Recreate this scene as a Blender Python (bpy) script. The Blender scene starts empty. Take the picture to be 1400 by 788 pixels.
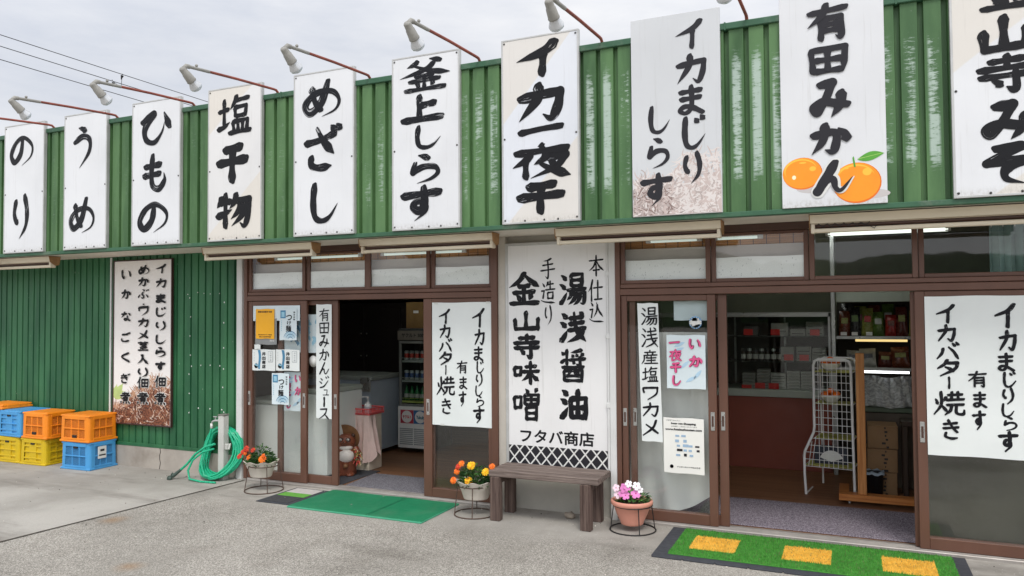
import bpy, math, random
from mathutils import Vector, Matrix
R = math.radians
rnd = random.Random(7)
scene = bpy.context.scene
col = scene.collection

# ------------------------------------------------------------------ camera, sky, sun, exposure
cam_data = bpy.data.cameras.new('camera')
cam_data.sensor_width = 36.0
cam_data.lens = 26.73
cam_data.clip_end = 1000
camera = bpy.data.objects.new('camera', cam_data)
col.objects.link(camera)
yaw, pitch, roll = R(-23.8996), R(1.7958), R(-0.4029)
fw = Vector((math.sin(yaw)*math.cos(pitch), math.cos(yaw)*math.cos(pitch), math.sin(pitch)))
rt = fw.cross(Vector((0, 0, 1))).normalized()
up = rt.cross(fw)
rt, up = math.cos(roll)*rt + math.sin(roll)*up, -math.sin(roll)*rt + math.cos(roll)*up
M = Matrix((rt, up, -fw)).transposed().to_4x4()
M.translation = Vector((0, -5.93, 1.65))
camera.matrix_world = M
scene.camera = camera

SUN_EL, SUN_AZ = R(56), R(150)          # azimuth clockwise from +Y: over the photographer's right shoulder
sun_dir = Vector((math.sin(SUN_AZ)*math.cos(SUN_EL), math.cos(SUN_AZ)*math.cos(SUN_EL), math.sin(SUN_EL)))
world = bpy.data.worlds.new('World')
scene.world = world
world.use_nodes = True
wn, wl = world.node_tree.nodes, world.node_tree.links
wn.clear()
w_out = wn.new('ShaderNodeOutputWorld'); w_bg = wn.new('ShaderNodeBackground')
w_sky = wn.new('ShaderNodeTexSky'); w_sky.sky_type = 'NISHITA'; w_sky.sun_disc = False
w_sky.sun_elevation = SUN_EL; w_sky.sun_rotation = SUN_AZ
w_tc = wn.new('ShaderNodeTexCoord')
w_map = wn.new('ShaderNodeMapping'); w_map.inputs['Scale'].default_value = (1.2, 1.2, 4.5)
w_noise = wn.new('ShaderNodeTexNoise'); w_noise.inputs['Scale'].default_value = 1.6; w_noise.inputs['Detail'].default_value = 7
w_noise.inputs['Roughness'].default_value = .6
w_ramp = wn.new('ShaderNodeValToRGB')
w_ramp.color_ramp.elements[0].position = .36; w_ramp.color_ramp.elements[0].color = (6.5, 6.8, 7.5, 1)
w_ramp.color_ramp.elements[1].position = .64; w_ramp.color_ramp.elements[1].color = (9.0, 9.0, 9.15, 1)
w_dot = wn.new('ShaderNodeVectorMath'); w_dot.operation = 'DOT_PRODUCT'; w_dot.inputs[1].default_value = sun_dir
w_glow = wn.new('ShaderNodeMapRange'); w_glow.inputs['From Min'].default_value = -.3; w_glow.inputs['From Max'].default_value = .9
w_glow.inputs['To Min'].default_value = .92; w_glow.inputs['To Max'].default_value = 1.75
w_mul = wn.new('ShaderNodeVectorMath'); w_mul.operation = 'SCALE'
w_mix = wn.new('ShaderNodeMix'); w_mix.data_type = 'RGBA'; w_mix.inputs['Factor'].default_value = .9
wl.new(w_tc.outputs['Generated'], w_map.inputs['Vector']); wl.new(w_map.outputs['Vector'], w_noise.inputs['Vector'])
wl.new(w_noise.outputs['Fac'], w_ramp.inputs['Fac']); wl.new(w_tc.outputs['Generated'], w_dot.inputs[0])
wl.new(w_dot.outputs['Value'], w_glow.inputs['Value']); wl.new(w_ramp.outputs['Color'], w_mul.inputs[0])
wl.new(w_glow.outputs['Result'], w_mul.inputs['Scale'])
wl.new(w_sky.outputs['Color'], w_mix.inputs['A']); wl.new(w_mul.outputs['Vector'], w_mix.inputs['B'])
wl.new(w_mix.outputs['Result'], w_bg.inputs['Color']); w_bg.inputs['Strength'].default_value = .1
wl.new(w_bg.outputs['Background'], w_out.inputs['Surface'])

sun_data = bpy.data.lights.new('sun', 'SUN')
sun_data.energy = 1.5; sun_data.angle = R(16); sun_data.color = (1, .965, .91)
sun = bpy.data.objects.new('sun', sun_data)
col.objects.link(sun)
sun.rotation_euler = sun_dir.to_track_quat('Z', 'Y').to_euler()

scene.view_settings.view_transform = 'Standard'
scene.view_settings.look = 'None'
scene.view_settings.exposure = 0.2
scene.view_settings.gamma = 1.0
scene.view_settings.use_curve_mapping = False

# ------------------------------------------------------------------ helpers
def rgb(*c):                                   # 0-255 sRGB -> linear
    return tuple((v/255/12.92 if v/255 <= .04045 else ((v/255+.055)/1.055)**2.4) for v in c)

class MB:
    """collects shapes in one mesh; mi = material slot of what is added next"""
    def __init__(s): s.v, s.f, s.m, s.sm, s.uv, s.mi = [], [], [], [], {}, 0
    def add(s, vs, fs, smooth=False, uv=None):
        o = len(s.v); s.v += [tuple(v) for v in vs]
        for k, f in enumerate(fs):
            if uv: s.uv[len(s.f)] = [uv[i] for i in f]
            s.f.append([i+o for i in f]); s.m.append(s.mi); s.sm.append(smooth)
    def box(s, x0, x1, y0, y1, z0, z1):
        s.add([(x0,y0,z0),(x1,y0,z0),(x1,y1,z0),(x0,y1,z0),(x0,y0,z1),(x1,y0,z1),(x1,y1,z1),(x0,y1,z1)],
              [(3,2,1,0),(4,5,6,7),(0,1,5,4),(1,2,6,5),(2,3,7,6),(3,0,4,7)])
    def bbox(s, x0, x1, y0, y1, z0, z1, b=.004):     # box with chamfered edges
        vs = []
        for z, i in ((z0, b), (z0+b, 0), (z1-b, 0), (z1, b)):
            X0, X1, Y0, Y1 = x0+i, x1-i, y0+i, y1-i
            c = b if i == 0 else b*.5
            vs += [(X0+c,Y0,z),(X1-c,Y0,z),(X1,Y0+c,z),(X1,Y1-c,z),(X1-c,Y1,z),(X0+c,Y1,z),(X0,Y1-c,z),(X0,Y0+c,z)]
        fs = [tuple(range(7, -1, -1)), tuple(range(24, 32))]
        for l in range(3):
            for k in range(8): fs.append((l*8+k, l*8+(k+1) % 8, l*8+8+(k+1) % 8, l*8+8+k))
        s.add(vs, fs)
    def quad(s, a, b, c, d, uv=False): s.add([a, b, c, d], [(0,1,2,3)])
    def tube(s, pts, r, n=8, cap=True, closed=False):
        pts = [Vector(p) for p in pts]; N = len(pts)
        rs = r if isinstance(r, (list, tuple)) else [r]*N
        vs, prev = [], None
        for i, p in enumerate(pts):
            if closed: t = pts[(i+1) % N] - pts[i-1]
            else: t = pts[min(i+1, N-1)] - pts[max(i-1, 0)]
            t.normalize()
            if prev is None:
                a = Vector((0,0,1)) if abs(t.z) < .9 else Vector((1,0,0)); u = t.cross(a).normalized()
            else:
                u = (prev - t*prev.dot(t)).normalized()
            prev = u; w = t.cross(u)
            for k in range(n):
                q = 2*math.pi*k/n; vs.append(p + (u*math.cos(q) + w*math.sin(q))*rs[i])
        fs = []
        for i in range(N if closed else N-1):
            for k in range(n):
                a, b = i*n+k, i*n+(k+1) % n; j = ((i+1) % N)*n
                fs.append((a, b, j+(k+1) % n, j+k))
        s.add(vs, fs, True)
        if cap and not closed:
            s.add(vs[:n], [tuple(range(n-1, -1, -1))]); s.add(vs[-n:], [tuple(range(n))])
    def lathe(s, prof, c=(0,0,0), n=24, lobes=0, amp=0, axis=None, sx=1, sy=1):
        """prof: (radius, height) pairs; optional lobes on the rim"""
        vs = []
        for r, h in prof:
            for k in range(n):
                q = 2*math.pi*k/n; rr = r*(1+amp*math.cos(lobes*q)) if lobes else r
                v = Vector((rr*math.cos(q)*sx, rr*math.sin(q)*sy, h))
                if axis is not None: v = axis @ v
                vs.append(v + Vector(c))
        fs = [(i*n+k, i*n+(k+1) % n, i*n+n+(k+1) % n, i*n+n+k) for i in range(len(prof)-1) for k in range(n)]
        s.add(vs, fs, True)
        if prof[0][0] > 1e-4: s.add(vs[:n], [tuple(range(n-1, -1, -1))])
        if prof[-1][0] > 1e-4: s.add(vs[-n:], [tuple(range(n))])
    def ball(s, c, rx, ry=None, rz=None, n=12, m=8, rot=None):
        ry = ry or rx; rz = rz or rx; vs = []
        for i in range(m+1):
            p = math.pi*i/m
            for k in range(n):
                q = 2*math.pi*k/n
                v = Vector((rx*math.sin(p)*math.cos(q), ry*math.sin(p)*math.sin(q), -rz*math.cos(p)))
                vs.append((rot @ v if rot else v) + Vector(c))
        s.add(vs, [(i*n+k, i*n+(k+1) % n, i*n+n+(k+1) % n, i*n+n+k) for i in range(m) for k in range(n)], True)
    def build(s, name, mats, parent=None, loc=None):
        me = bpy.data.meshes.new(name); me.from_pydata(s.v, [], s.f)
        if not isinstance(mats, (list, tuple)): mats = [mats]
        for m in mats: me.materials.append(m)
        me.polygons.foreach_set('material_index', s.m); me.polygons.foreach_set('use_smooth', s.sm)
        if s.uv:
            lay = me.uv_layers.new(name='UVMap')
            for fi, p in enumerate(me.polygons):
                u = s.uv.get(fi)
                if u:
                    for li, c in zip(p.loop_indices, u): lay.data[li].uv = c
        me.update()
        o = bpy.data.objects.new(name, me); col.objects.link(o)
        if loc: o.location = loc
        if parent: o.parent = parent
        return o

def tag(o, label, cat, group=None, kind=None):
    o['label'] = label; o['category'] = cat
    if group: o['group'] = group
    if kind: o['kind'] = kind
    return o
def thing(name, label, cat, loc=(0,0,0), group=None, rz=0):
    o = bpy.data.objects.new(name, None); o.empty_display_size = .1; col.objects.link(o)
    o.location = loc; o.rotation_euler = (0, 0, rz)
    return tag(o, label, cat, group)
def structure(o): o['kind'] = 'structure'; return o
def copy_tree(o, parent=None):
    c = o.copy(); col.objects.link(c)
    if parent: c.parent = parent
    for ch in [x for x in col.objects if x.parent == o]: copy_tree(ch, c)
    return c

# ------------------------------------------------------------------ materials
def nodes_of(name):
    m = bpy.data.materials.new(name); m.use_nodes = True
    nt = m.node_tree; b = nt.nodes['Principled BSDF']
    return m, nt, b
def N(nt, kind, **kw):
    n = nt.nodes.new('ShaderNode'+kind)
    for k, v in kw.items():
        if k in n.inputs: n.inputs[k].default_value = v
        else: setattr(n, k, v)
    return n
def mixc(nt, fac, a, b, mode='MIX'):
    n = nt.nodes.new('ShaderNodeMix'); n.data_type = 'RGBA'; n.blend_type = mode
    for sock, val in (('Factor', fac), ('A', a), ('B', b)):
        s = n.inputs[sock] if sock == 'Factor' else [i for i in n.inputs if i.name == sock and i.type == 'RGBA'][0]
        if hasattr(val, 'links') or isinstance(val, bpy.types.NodeSocket): nt.links.new(val, s)
        elif sock == 'Factor': s.default_value = val
        else: s.default_value = (*val[:3], 1)
    return [o for o in n.outputs if o.type == 'RGBA'][0]
def math_(nt, op, a, b=None, clamp=False):
    n = nt.nodes.new('ShaderNodeMath'); n.operation = op; n.use_clamp = clamp
    for i, v in enumerate((a, b)):
        if v is None: continue
        if isinstance(v, bpy.types.NodeSocket): nt.links.new(v, n.inputs[i])
        else: n.inputs[i].default_value = v
    return n.outputs[0]
def noise(nt, vec, scale, detail=4, rough=.55, sx=1, sy=1, sz=1):
    mp = N(nt, 'Mapping'); mp.inputs['Scale'].default_value = (sx, sy, sz); nt.links.new(vec, mp.inputs['Vector'])
    n = N(nt, 'TexNoise', Scale=scale, Detail=detail, Roughness=rough); nt.links.new(mp.outputs[0], n.inputs['Vector'])
    return n.outputs['Fac']
def step(nt, v, lo, hi, a=0., b=1.):
    n = N(nt, 'MapRange'); n.interpolation_type = 'SMOOTHSTEP'
    for k, q in (('From Min', lo), ('From Max', hi), ('To Min', a), ('To Max', b)): n.inputs[k].default_value = q
    nt.links.new(v, n.inputs['Value']); return n.outputs[0]
def pos(nt): return N(nt, 'NewGeometry').outputs['Position']
def obj_co(nt): return N(nt, 'TexCoord').outputs['Object']
def bump(nt, b, h, strength=.3, dist=.01):
    n = N(nt, 'Bump', Strength=strength, Distance=dist); nt.links.new(h, n.inputs['Height']); nt.links.new(n.outputs[0], b.inputs['Normal'])
def mat(name, c, rough=.5, var=.12, scale=6, metal=0., stretch=(1,1,1), dirt=None, dirt_amt=.35, bmp=0., bscale=60, spec=.5):
    """colour with tonal noise, optional dirt blotches and fine bump"""
    m, nt, b = nodes_of(name)
    p = pos(nt)
    n1 = noise(nt, p, scale, 5, .6, *stretch)
    lo = tuple(v*(1-var) for v in c); hi = tuple(min(1, v*(1+var)) for v in c)
    out = mixc(nt, step(nt, n1, .3, .7), lo, hi)
    if dirt:
        n2 = noise(nt, p, scale*.45, 8, .7, *stretch)
        out = mixc(nt, step(nt, n2, .52, .75, 0, dirt_amt), out, dirt)
    nt.links.new(out, b.inputs['Base Color'])
    n3 = noise(nt, p, scale*2.3, 3)
    nt.links.new(step(nt, n3, .3, .7, max(0, rough-.08), min(1, rough+.08)), b.inputs['Roughness'])
    b.inputs['Metallic'].default_value = metal
    b.inputs['Specular IOR Level'].default_value = spec
    if bmp: bump(nt, b, noise(nt, p, bscale, 3), bmp, .004)
    return m
def emis(name, c, s):
    m, nt, b = nodes_of(name)
    b.inputs['Base Color'].default_value = (*c, 1); b.inputs['Emission Color'].default_value = (*c, 1)
    b.inputs['Emission Strength'].default_value = s
    return m
def glass_mat(name, tint=(.985,.99,.987), ior=1.46, rough=.02, boost=0.0):
    m = bpy.data.materials.new(name); m.use_nodes = True; nt = m.node_tree; nt.nodes.clear()
    o = N(nt, 'OutputMaterial'); t = N(nt, 'BsdfTransparent'); t.inputs[0].default_value = (*tint, 1)
    g = N(nt, 'BsdfGlossy', Roughness=rough); mx = N(nt, 'MixShader')
    p = pos(nt); bp = N(nt, 'Bump', Strength=.06, Distance=.02); nt.links.new(noise(nt, p, 2.5, 2), bp.inputs['Height'])
    nt.links.new(bp.outputs[0], g.inputs['Normal'])
    geo = N(nt, 'NewGeometry'); dt = N(nt, 'VectorMath', operation='DOT_PRODUCT')
    nt.links.new(geo.outputs['Incoming'], dt.inputs[0]); nt.links.new(geo.outputs['Normal'], dt.inputs[1])
    r0 = ((ior-1)/(ior+1))**2                 # Schlick's reflectance, the same from both sides of the pane
    k = math_(nt, 'POWER', math_(nt, 'SUBTRACT', 1., math_(nt, 'ABSOLUTE', dt.outputs['Value'])), 5.)
    nt.links.new(math_(nt, 'ADD', math_(nt, 'MULTIPLY', k, 1-r0), r0+boost, True), mx.inputs[0])
    nt.links.new(t.outputs[0], mx.inputs[1]); nt.links.new(g.outputs[0], mx.inputs[2]); nt.links.new(mx.outputs[0], o.inputs[0])
    return m
def ink_mat(name, c, dry=.0):
    """brush paint: dry streaks run along the stroke (UV), where the bristles left the board bare"""
    m, nt, b = nodes_of(name)
    b.inputs['Base Color'].default_value = (*c, 1); b.inputs['Roughness'].default_value = .5; b.inputs['Specular IOR Level'].default_value = .25
    if dry:
        o = nt.nodes['Material Output']; uv = N(nt, 'TexCoord').outputs['UV']
        streak = noise(nt, uv, 1., 3, .6, 2.2, 7, 1)
        patch = noise(nt, uv, 1., 2, .5, 1.7, .6, 1)
        k = math_(nt, 'ADD', streak, math_(nt, 'MULTIPLY', patch, .55))
        fac = step(nt, k, .96-dry, 1.03-dry, 0, .93)
        t = N(nt, 'BsdfTransparent'); mx = N(nt, 'MixShader')
        nt.links.new(fac, mx.inputs[0]); nt.links.new(b.outputs[0], mx.inputs[1]); nt.links.new(t.outputs[0], mx.inputs[2])
        nt.links.new(mx.outputs[0], o.inputs[0])
    return m
# brush strokes: kind + points on a 0-100 box (y down); '!' after a point makes a corner
GLYPH = {
'イ': "T 74,6 52,32 8,52;H 52,36 52,62 50,96",
'カ': "J 10,38 50,31 86,27! 82,62 70,92 54,80;T 46,4 44,40 10,94",
'バ': "T 32,34 26,60 6,88;F 54,28 74,50 92,86;D 70,8 80,22;D 84,3 94,16",
'タ': "T 46,4 34,30 8,56;T 38,24 82,21! 72,56 18,98;D 36,46 54,56 66,70",
'ー': "H 50,6 53,50 48,94",
'ワ': "H 16,18 16,30 20,48;T 16,18 50,15 86,13! 80,56 38,96",
'メ': "T 72,6 56,50 10,94;D 24,32 52,54 80,78",
'ジ': "D 18,22 28,28 36,36;D 8,46 20,52 30,60;T 14,92 50,80 88,36;D 64,8 74,20;D 80,2 92,14",
'ュ': "H 26,44 66,42! 60,84;H 14,88 86,85",
'ス': "T 16,18 74,13! 60,52 8,94;F 52,52 70,70 94,94",
'の': "T 54,16 46,60 22,84 8,60 28,24 60,12 92,38 88,70 52,96",
'り': "J 28,16 20,44 32,64 38,56;T 68,6 80,40 74,72 44,98",
'う': "D 34,6 50,9 66,15;T 14,40 52,27 82,36 80,64 38,99",
'め': "H 24,20 32,56 48,82;T 66,4 48,62 20,86 8,64 34,36 74,34 93,58 84,84 50,99",
'ひ': "T 10,32 46,10! 20,50 24,84 48,94 70,66 78,36;D 76,8 84,30 93,54",
'も': "J 48,4 44,50 48,86 70,95 88,74 86,54;H 20,36 76,31;H 16,60 74,55",
'ざ': "H 6,38 46,32 84,20;F 36,6 54,36 80,64;J 22,66 22,84 42,91 74,88;D 72,3 82,14;D 86,1 96,12",
'し': "T 32,4 28,50 34,86 54,95 74,84 94,54",
'ら': "D 38,3 52,8 66,16;T 30,28 24,60! 50,44 80,46 88,66 70,86 34,99",
'す': "H 4,28 50,23 96,20;T 56,3 58,50 46,70 31,60 40,44 58,48 61,72 34,99",
'ま': "H 18,24 82,19;H 20,47 80,42;H 52,3 54,50 50,80 34,92 18,82 34,70 58,76 86,94",
'じ': "T 28,8 25,54 31,86 50,95 70,84 92,58;D 58,12 68,24;D 76,4 87,16",
'み': "H 22,16 56,11! 40,48 18,84 6,70 30,56 62,62 96,68;T 78,34 76,64 52,96",
'か': "J 8,38 40,31 64,31 67,54 58,86 38,80;T 40,5 34,52 6,92;F 72,22 88,38 92,62",
'ん': "T 54,4 30,52 6,95! 30,62 47,58 53,86 68,92 96,54",
'そ': "J 26,12 74,8! 12,46! 90,39! 50,58 46,84 78,97",
'い': "J 16,16 14,56 28,82 38,66;D 70,20 82,40 88,68",
'な': "H 10,28 58,23;T 38,4 32,34 8,64;D 70,16 82,25 90,38;H 62,44 65,72 50,91 34,82 44,72 64,78 88,96",
'ご': "J 22,26 50,23 74,19 62,31;H 16,66 24,88 54,92 86,84;D 76,3 84,14;D 89,0 97,12",
'く': "H 70,3 28,46 74,97",
'き': "H 16,26 76,17;H 14,47 82,38;H 36,4 56,40 76,64;J 26,66 24,86 50,95 76,91",
'ぎ': "H 14,28 70,19;H 12,49 76,40;H 34,6 52,40 72,66;J 24,66 22,86 48,95 74,91;D 78,4 86,16;D 90,0 98,12",
'ぶ': "D 44,6 56,13 63,22;J 52,34 40,54 57,74 48,93 32,84;D 26,56 17,70 10,86;D 72,56 85,72 93,86;D 76,10 82,22;D 88,5 96,17",
'・': "D 42,42 58,58",
'一': "H 4,62 50,50 96,44",
'干': "H 24,20 80,12;H 4,52 96,44;H 52,16 50,60 50,98",
'上': "H 44,6 44,86;H 46,42 80,35;H 4,90 96,85",
'塩': "H 3,40 34,34;H 20,10 20,76;T 0,84 20,78 38,66;T 58,2 50,20 38,36;H 52,15 94,10;H 52,32 54,55;H 52,32 86,29! 83,53;H 54,54 83,52;H 46,67 50,92;H 46,67 90,64! 87,92;H 61,67 62,90;H 75,66 75,90;H 34,95 99,91",
'物': "T 16,12 10,28 1,42;H 10,30 42,25;H 26,3 26,98;T 0,68 22,60 46,48;T 58,4 52,28 38,46;J 54,26 96,21! 93,62 82,96 68,86;T 72,26 63,54 42,76;T 86,26 76,64 44,96",
'釜': "T 38,5 30,14 16,22;D 60,1 72,5 82,10;T 70,13 50,34 2,54;F 30,18 60,38 99,50;H 32,53 68,50;H 20,68 80,64;H 50,52 50,90;D 32,73 37,79 40,85;T 68,71 62,85;H 12,95 90,92",
'夜': "H 50,0 52,14;H 6,23 94,15;T 34,24 24,44 2,64;H 24,46 24,97;T 60,24 54,42 38,58;T 56,40 90,35! 74,68 32,98;D 62,50 72,60;F 48,56 68,76 98,96",
'有': "H 4,24 96,15;T 48,1 36,32 2,62;H 34,43 34,98;J 34,43 82,38! 82,94 68,88;H 36,59 80,56;H 36,75 80,72",
'田': "H 12,14 17,90;J 12,16 90,12! 85,92;H 50,16 50,84;H 18,50 84,48;H 18,86 84,84",
'金': "T 54,1 34,27 2,46;F 50,5 72,26 99,44;H 32,43 68,40;H 16,62 84,58;H 50,42 50,92;D 26,69 34,76 37,84;T 74,67 66,84;H 6,94 96,91",
'山': "H 48,4 48,84;H 10,40 13,88! 88,83;H 89,34 87,90",
'寺': "H 22,18 80,13;H 52,0 52,36;H 4,39 96,34;H 6,60 96,55;J 66,44 66,97 50,88;D 26,68 36,76 42,86",
'本': "H 6,28 94,23;H 50,3 50,98;T 48,28 34,54 4,76;F 52,28 70,54 98,74;H 30,72 72,69",
'仕': "T 32,3 22,34 2,58;H 24,32 24,98;H 36,40 98,36;H 66,6 66,88;H 42,90 94,87",
'込': "D 12,10 20,18 26,27;H 4,43 24,40! 15,78;F 2,82 30,92 98,93;T 56,20 50,50 30,76;F 50,12 66,46 94,74",
'湯': "D 8,6 18,12 26,22;D 2,34 14,40 22,50;T 4,96 16,82 30,58;H 44,5 46,41;H 44,5 86,3! 83,40;H 46,22 83,21;H 46,40 83,38;H 30,53 98,48;T 48,53 42,72 28,84;J 44,65 94,60! 90,92 76,92;T 62,65 54,82 34,98;T 78,65 70,86 52,99",
'浅': "D 8,6 18,12 26,22;D 2,34 14,40 22,50;T 4,96 16,82 30,58;H 36,22 88,16;H 36,40 90,33;H 32,60 96,52;F 54,2 64,58 98,95;T 88,62 66,82 28,98;D 74,1 86,9",
'醤': "D 8,8 18,17;T 6,42 26,28;H 28,1 28,47;T 84,1 60,7 42,10;D 46,16 53,23;D 62,13 67,21;T 88,12 78,23;H 36,33 96,28;J 76,22 76,49 62,44;D 48,37 57,43;H 10,56 90,53;H 17,66 19,98;H 17,66 84,63! 82,98;T 42,55 40,68 30,78;H 58,55 58,72 72,72;H 22,82 80,80;H 20,96 80,95",
'油': "D 8,6 18,12 26,22;D 2,34 14,40 22,50;T 4,96 16,82 30,58;H 38,33 42,94;H 38,33 94,29! 91,94;H 65,4 65,88;H 42,61 90,59;H 42,90 90,89",
'手': "T 74,6 50,15 22,18;H 16,38 84,31;H 4,62 96,54;J 50,15 54,60 50,96 34,86",
'造': "D 10,10 18,17 25,26;H 2,44 22,42! 13,76;F 0,84 30,91 99,94;T 50,3 44,16 34,25;H 44,16 88,12;H 64,0 64,36;H 30,39 98,35;H 46,51 48,78;H 46,51 84,48! 82,78;H 48,76 82,74",
'味': "H 3,30 7,66;H 3,30 30,28! 28,62;H 8,62 28,60;H 46,26 88,21;H 34,47 99,42;H 66,2 66,98;T 64,47 54,68 32,86;F 68,47 80,68 99,84",
'噌': "H 3,30 7,66;H 3,30 30,28! 28,62;H 8,62 28,60;D 46,3 53,10 56,17;T 88,1 80,15;H 42,22 44,51;H 42,22 94,20! 91,50;H 67,22 67,49;H 44,36 90,34;H 44,51 90,49;H 48,60 50,98;H 48,60 87,57! 85,98;H 50,78 84,76;H 50,95 84,94",
'焼': "D 6,34 10,43 12,54;T 42,24 32,42;T 24,4 24,56 0,96;F 24,56 34,70 44,84;H 46,17 94,12;H 60,3 58,34;H 79,2 80,34;H 40,37 99,31;H 42,57 98,52;T 58,57 54,78 36,96;J 74,55 74,87 95,91 99,74",
'産': "H 50,0 50,12;H 16,17 86,12;D 33,22 38,31;T 69,20 62,33;H 12,38 94,33;T 16,38 14,72 0,98;T 34,45 26,60;H 32,57 88,53;H 30,75 84,71;H 58,43 58,94;H 16,96 98,92",
'茎': "H 6,16 94,12;H 32,3 34,26;H 68,1 66,26;T 22,35 78,31! 56,50 14,64;F 36,38 60,53 92,64;H 26,73 76,70;H 50,62 50,92;H 6,96 96,93",
'入': "T 34,7 48,10! 40,52 2,94;F 47,12 62,54 99,94",
'佃': "T 30,3 20,34 0,58;H 22,32 22,98;H 42,23 44,86;H 42,23 96,21! 93,86;H 68,22 68,80;H 44,52 92,50;H 44,82 92,80",
'煮': "H 22,14 68,10;H 46,1 46,28;H 4,32 96,28;T 84,5 54,38 6,64;H 34,48 36,75;H 34,48 74,46! 71,75;H 36,61 70,60;H 36,74 70,73;T 12,82 6,99;D 34,83 38,97;D 58,81 65,97;D 80,79 94,97",
}
PROFILE = {
'H': [(0,.7),(.07,1.08),(.22,.88),(.55,.72),(.86,1.0),(1,.78)],
'T': [(0,.72),(.09,1.12),(.4,1.0),(.72,.66),(1,.05)],
'D': [(0,.22),(.35,.75),(.75,1.12),(1,.7)],
'F': [(0,.45),(.4,.85),(.75,1.22),(1,.12)],
'J': [(0,.72),(.08,1.02),(.4,.85),(.8,1.0),(1,.12)],
}
# ------------------------------------------------------------------ surfaces
def ground_mat():
    m, nt, b = nodes_of('old_concrete_yard'); p = pos(nt)
    sep = N(nt, 'SeparateXYZ'); nt.links.new(p, sep.inputs[0])
    wob = noise(nt, p, 1.7, 5, .6)
    big = noise(nt, p, .55, 6, .62)
    mid = noise(nt, p, 3.2, 6, .65, 1, .45, 1)
    c = mixc(nt, step(nt, big, .34, .66), rgb(150, 146, 139), rgb(180, 175, 167))
    c = mixc(nt, step(nt, mid, .48, .74, 0, .5), c, rgb(124, 118, 110))
    stain = noise(nt, p, .75, 6, .62, .55, 1.5, 1)
    c = mixc(nt, step(nt, stain, .47, .68, 0, .6), c, rgb(98, 94, 88))
    # exposed aggregate in the yard, smooth trowelled apron along the wall
    yy = math_(nt, 'ADD', sep.outputs['Y'], math_(nt, 'MULTIPLY', wob, .5))
    yard = step(nt, yy, -.75, -.2, 1, 0)
    vo = N(nt, 'TexVoronoi', Scale=165.); nt.links.new(p, vo.inputs['Vector'])
    stone = N(nt, 'SeparateColor'); nt.links.new(vo.outputs['Color'], stone.inputs[0])
    agg = mixc(nt, step(nt, stone.outputs[0], .2, .9), rgb(112, 109, 104), rgb(206, 202, 195))
    fine = noise(nt, p, 210, 2)
    agg = mixc(nt, step(nt, fine, .35, .65, 0, .3), agg, rgb(86, 80, 74))
    patch = math_(nt, 'MULTIPLY', yard, step(nt, noise(nt, p, 1.1, 5, .6), .3, .62, .22, .5))
    c = mixc(nt, patch, c, agg, 'MIX')
    c2 = mixc(nt, math_(nt, 'MULTIPLY', yard, .4), c, agg, 'SOFT_LIGHT')
    # rust-brown spots left by something set down long ago
    for (x, y, r) in ((-4.35, -2.35, .2), (-5.45, -1.6, .22), (-7.05, -1.72, .28), (-3.6, -2.4, .14), (-2.9, -2.75, .12)):
        d = N(nt, 'VectorMath', operation='DISTANCE'); nt.links.new(p, d.inputs[0]); d.inputs[1].default_value = (x, y, 0)
        dd = math_(nt, 'ADD', d.outputs['Value'], math_(nt, 'MULTIPLY', wob, r*1.1))
        c2 = mixc(nt, step(nt, dd, r*.55, r*1.3, .55, 0), c2, rgb(148, 112, 70))
    c2 = mixc(nt, step(nt, stain, .52, .7, 0, .45), c2, rgb(112, 106, 98))
    vs = N(nt, 'TexVoronoi', Scale=38.); nt.links.new(p, vs.inputs['Vector'])
    c2 = mixc(nt, step(nt, vs.outputs['Distance'], .09, .14, .55, 0), c2, rgb(226, 222, 214))
    nt.links.new(c2, b.inputs['Base Color']); b.inputs['Roughness'].default_value = .92
    b.inputs['Specular IOR Level'].default_value = .25
    h = math_(nt, 'ADD', math_(nt, 'MULTIPLY', stone.outputs[0], yard), math_(nt, 'MULTIPLY', noise(nt, p, 55, 5), .8))
    bump(nt, b, h, .4, .006)
    return m
def slab_mat():
    m, nt, b = nodes_of('trowelled_concrete_slab'); p = pos(nt)
    big = noise(nt, p, .8, 6, .6); st = noise(nt, p, 1.1, 5, .6, .5, 2.2, 1)
    c = mixc(nt, step(nt, big, .35, .65), rgb(152, 148, 141), rgb(178, 174, 167))
    c = mixc(nt, step(nt, st, .5, .7, 0, .6), c, rgb(108, 102, 95))
    c = mixc(nt, step(nt, noise(nt, p, 160, 2), .4, .7, 0, .2), c, rgb(110, 104, 98))
    for (x, y, r) in ((-7.3, -1.75, .2),):
        d = N(nt, 'VectorMath', operation='DISTANCE'); nt.links.new(p, d.inputs[0]); d.inputs[1].default_value = (x, y, 0)
        c = mixc(nt, step(nt, math_(nt, 'ADD', d.outputs['Value'], math_(nt, 'MULTIPLY', st, .2)), .1, .33, .6, 0), c, rgb(150, 112, 74))
    nt.links.new(c, b.inputs['Base Color']); b.inputs['Roughness'].default_value = .9; b.inputs['Specular IOR Level'].default_value = .25
    bump(nt, b, noise(nt, p, 70, 5), .2, .005)
    return m
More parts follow.
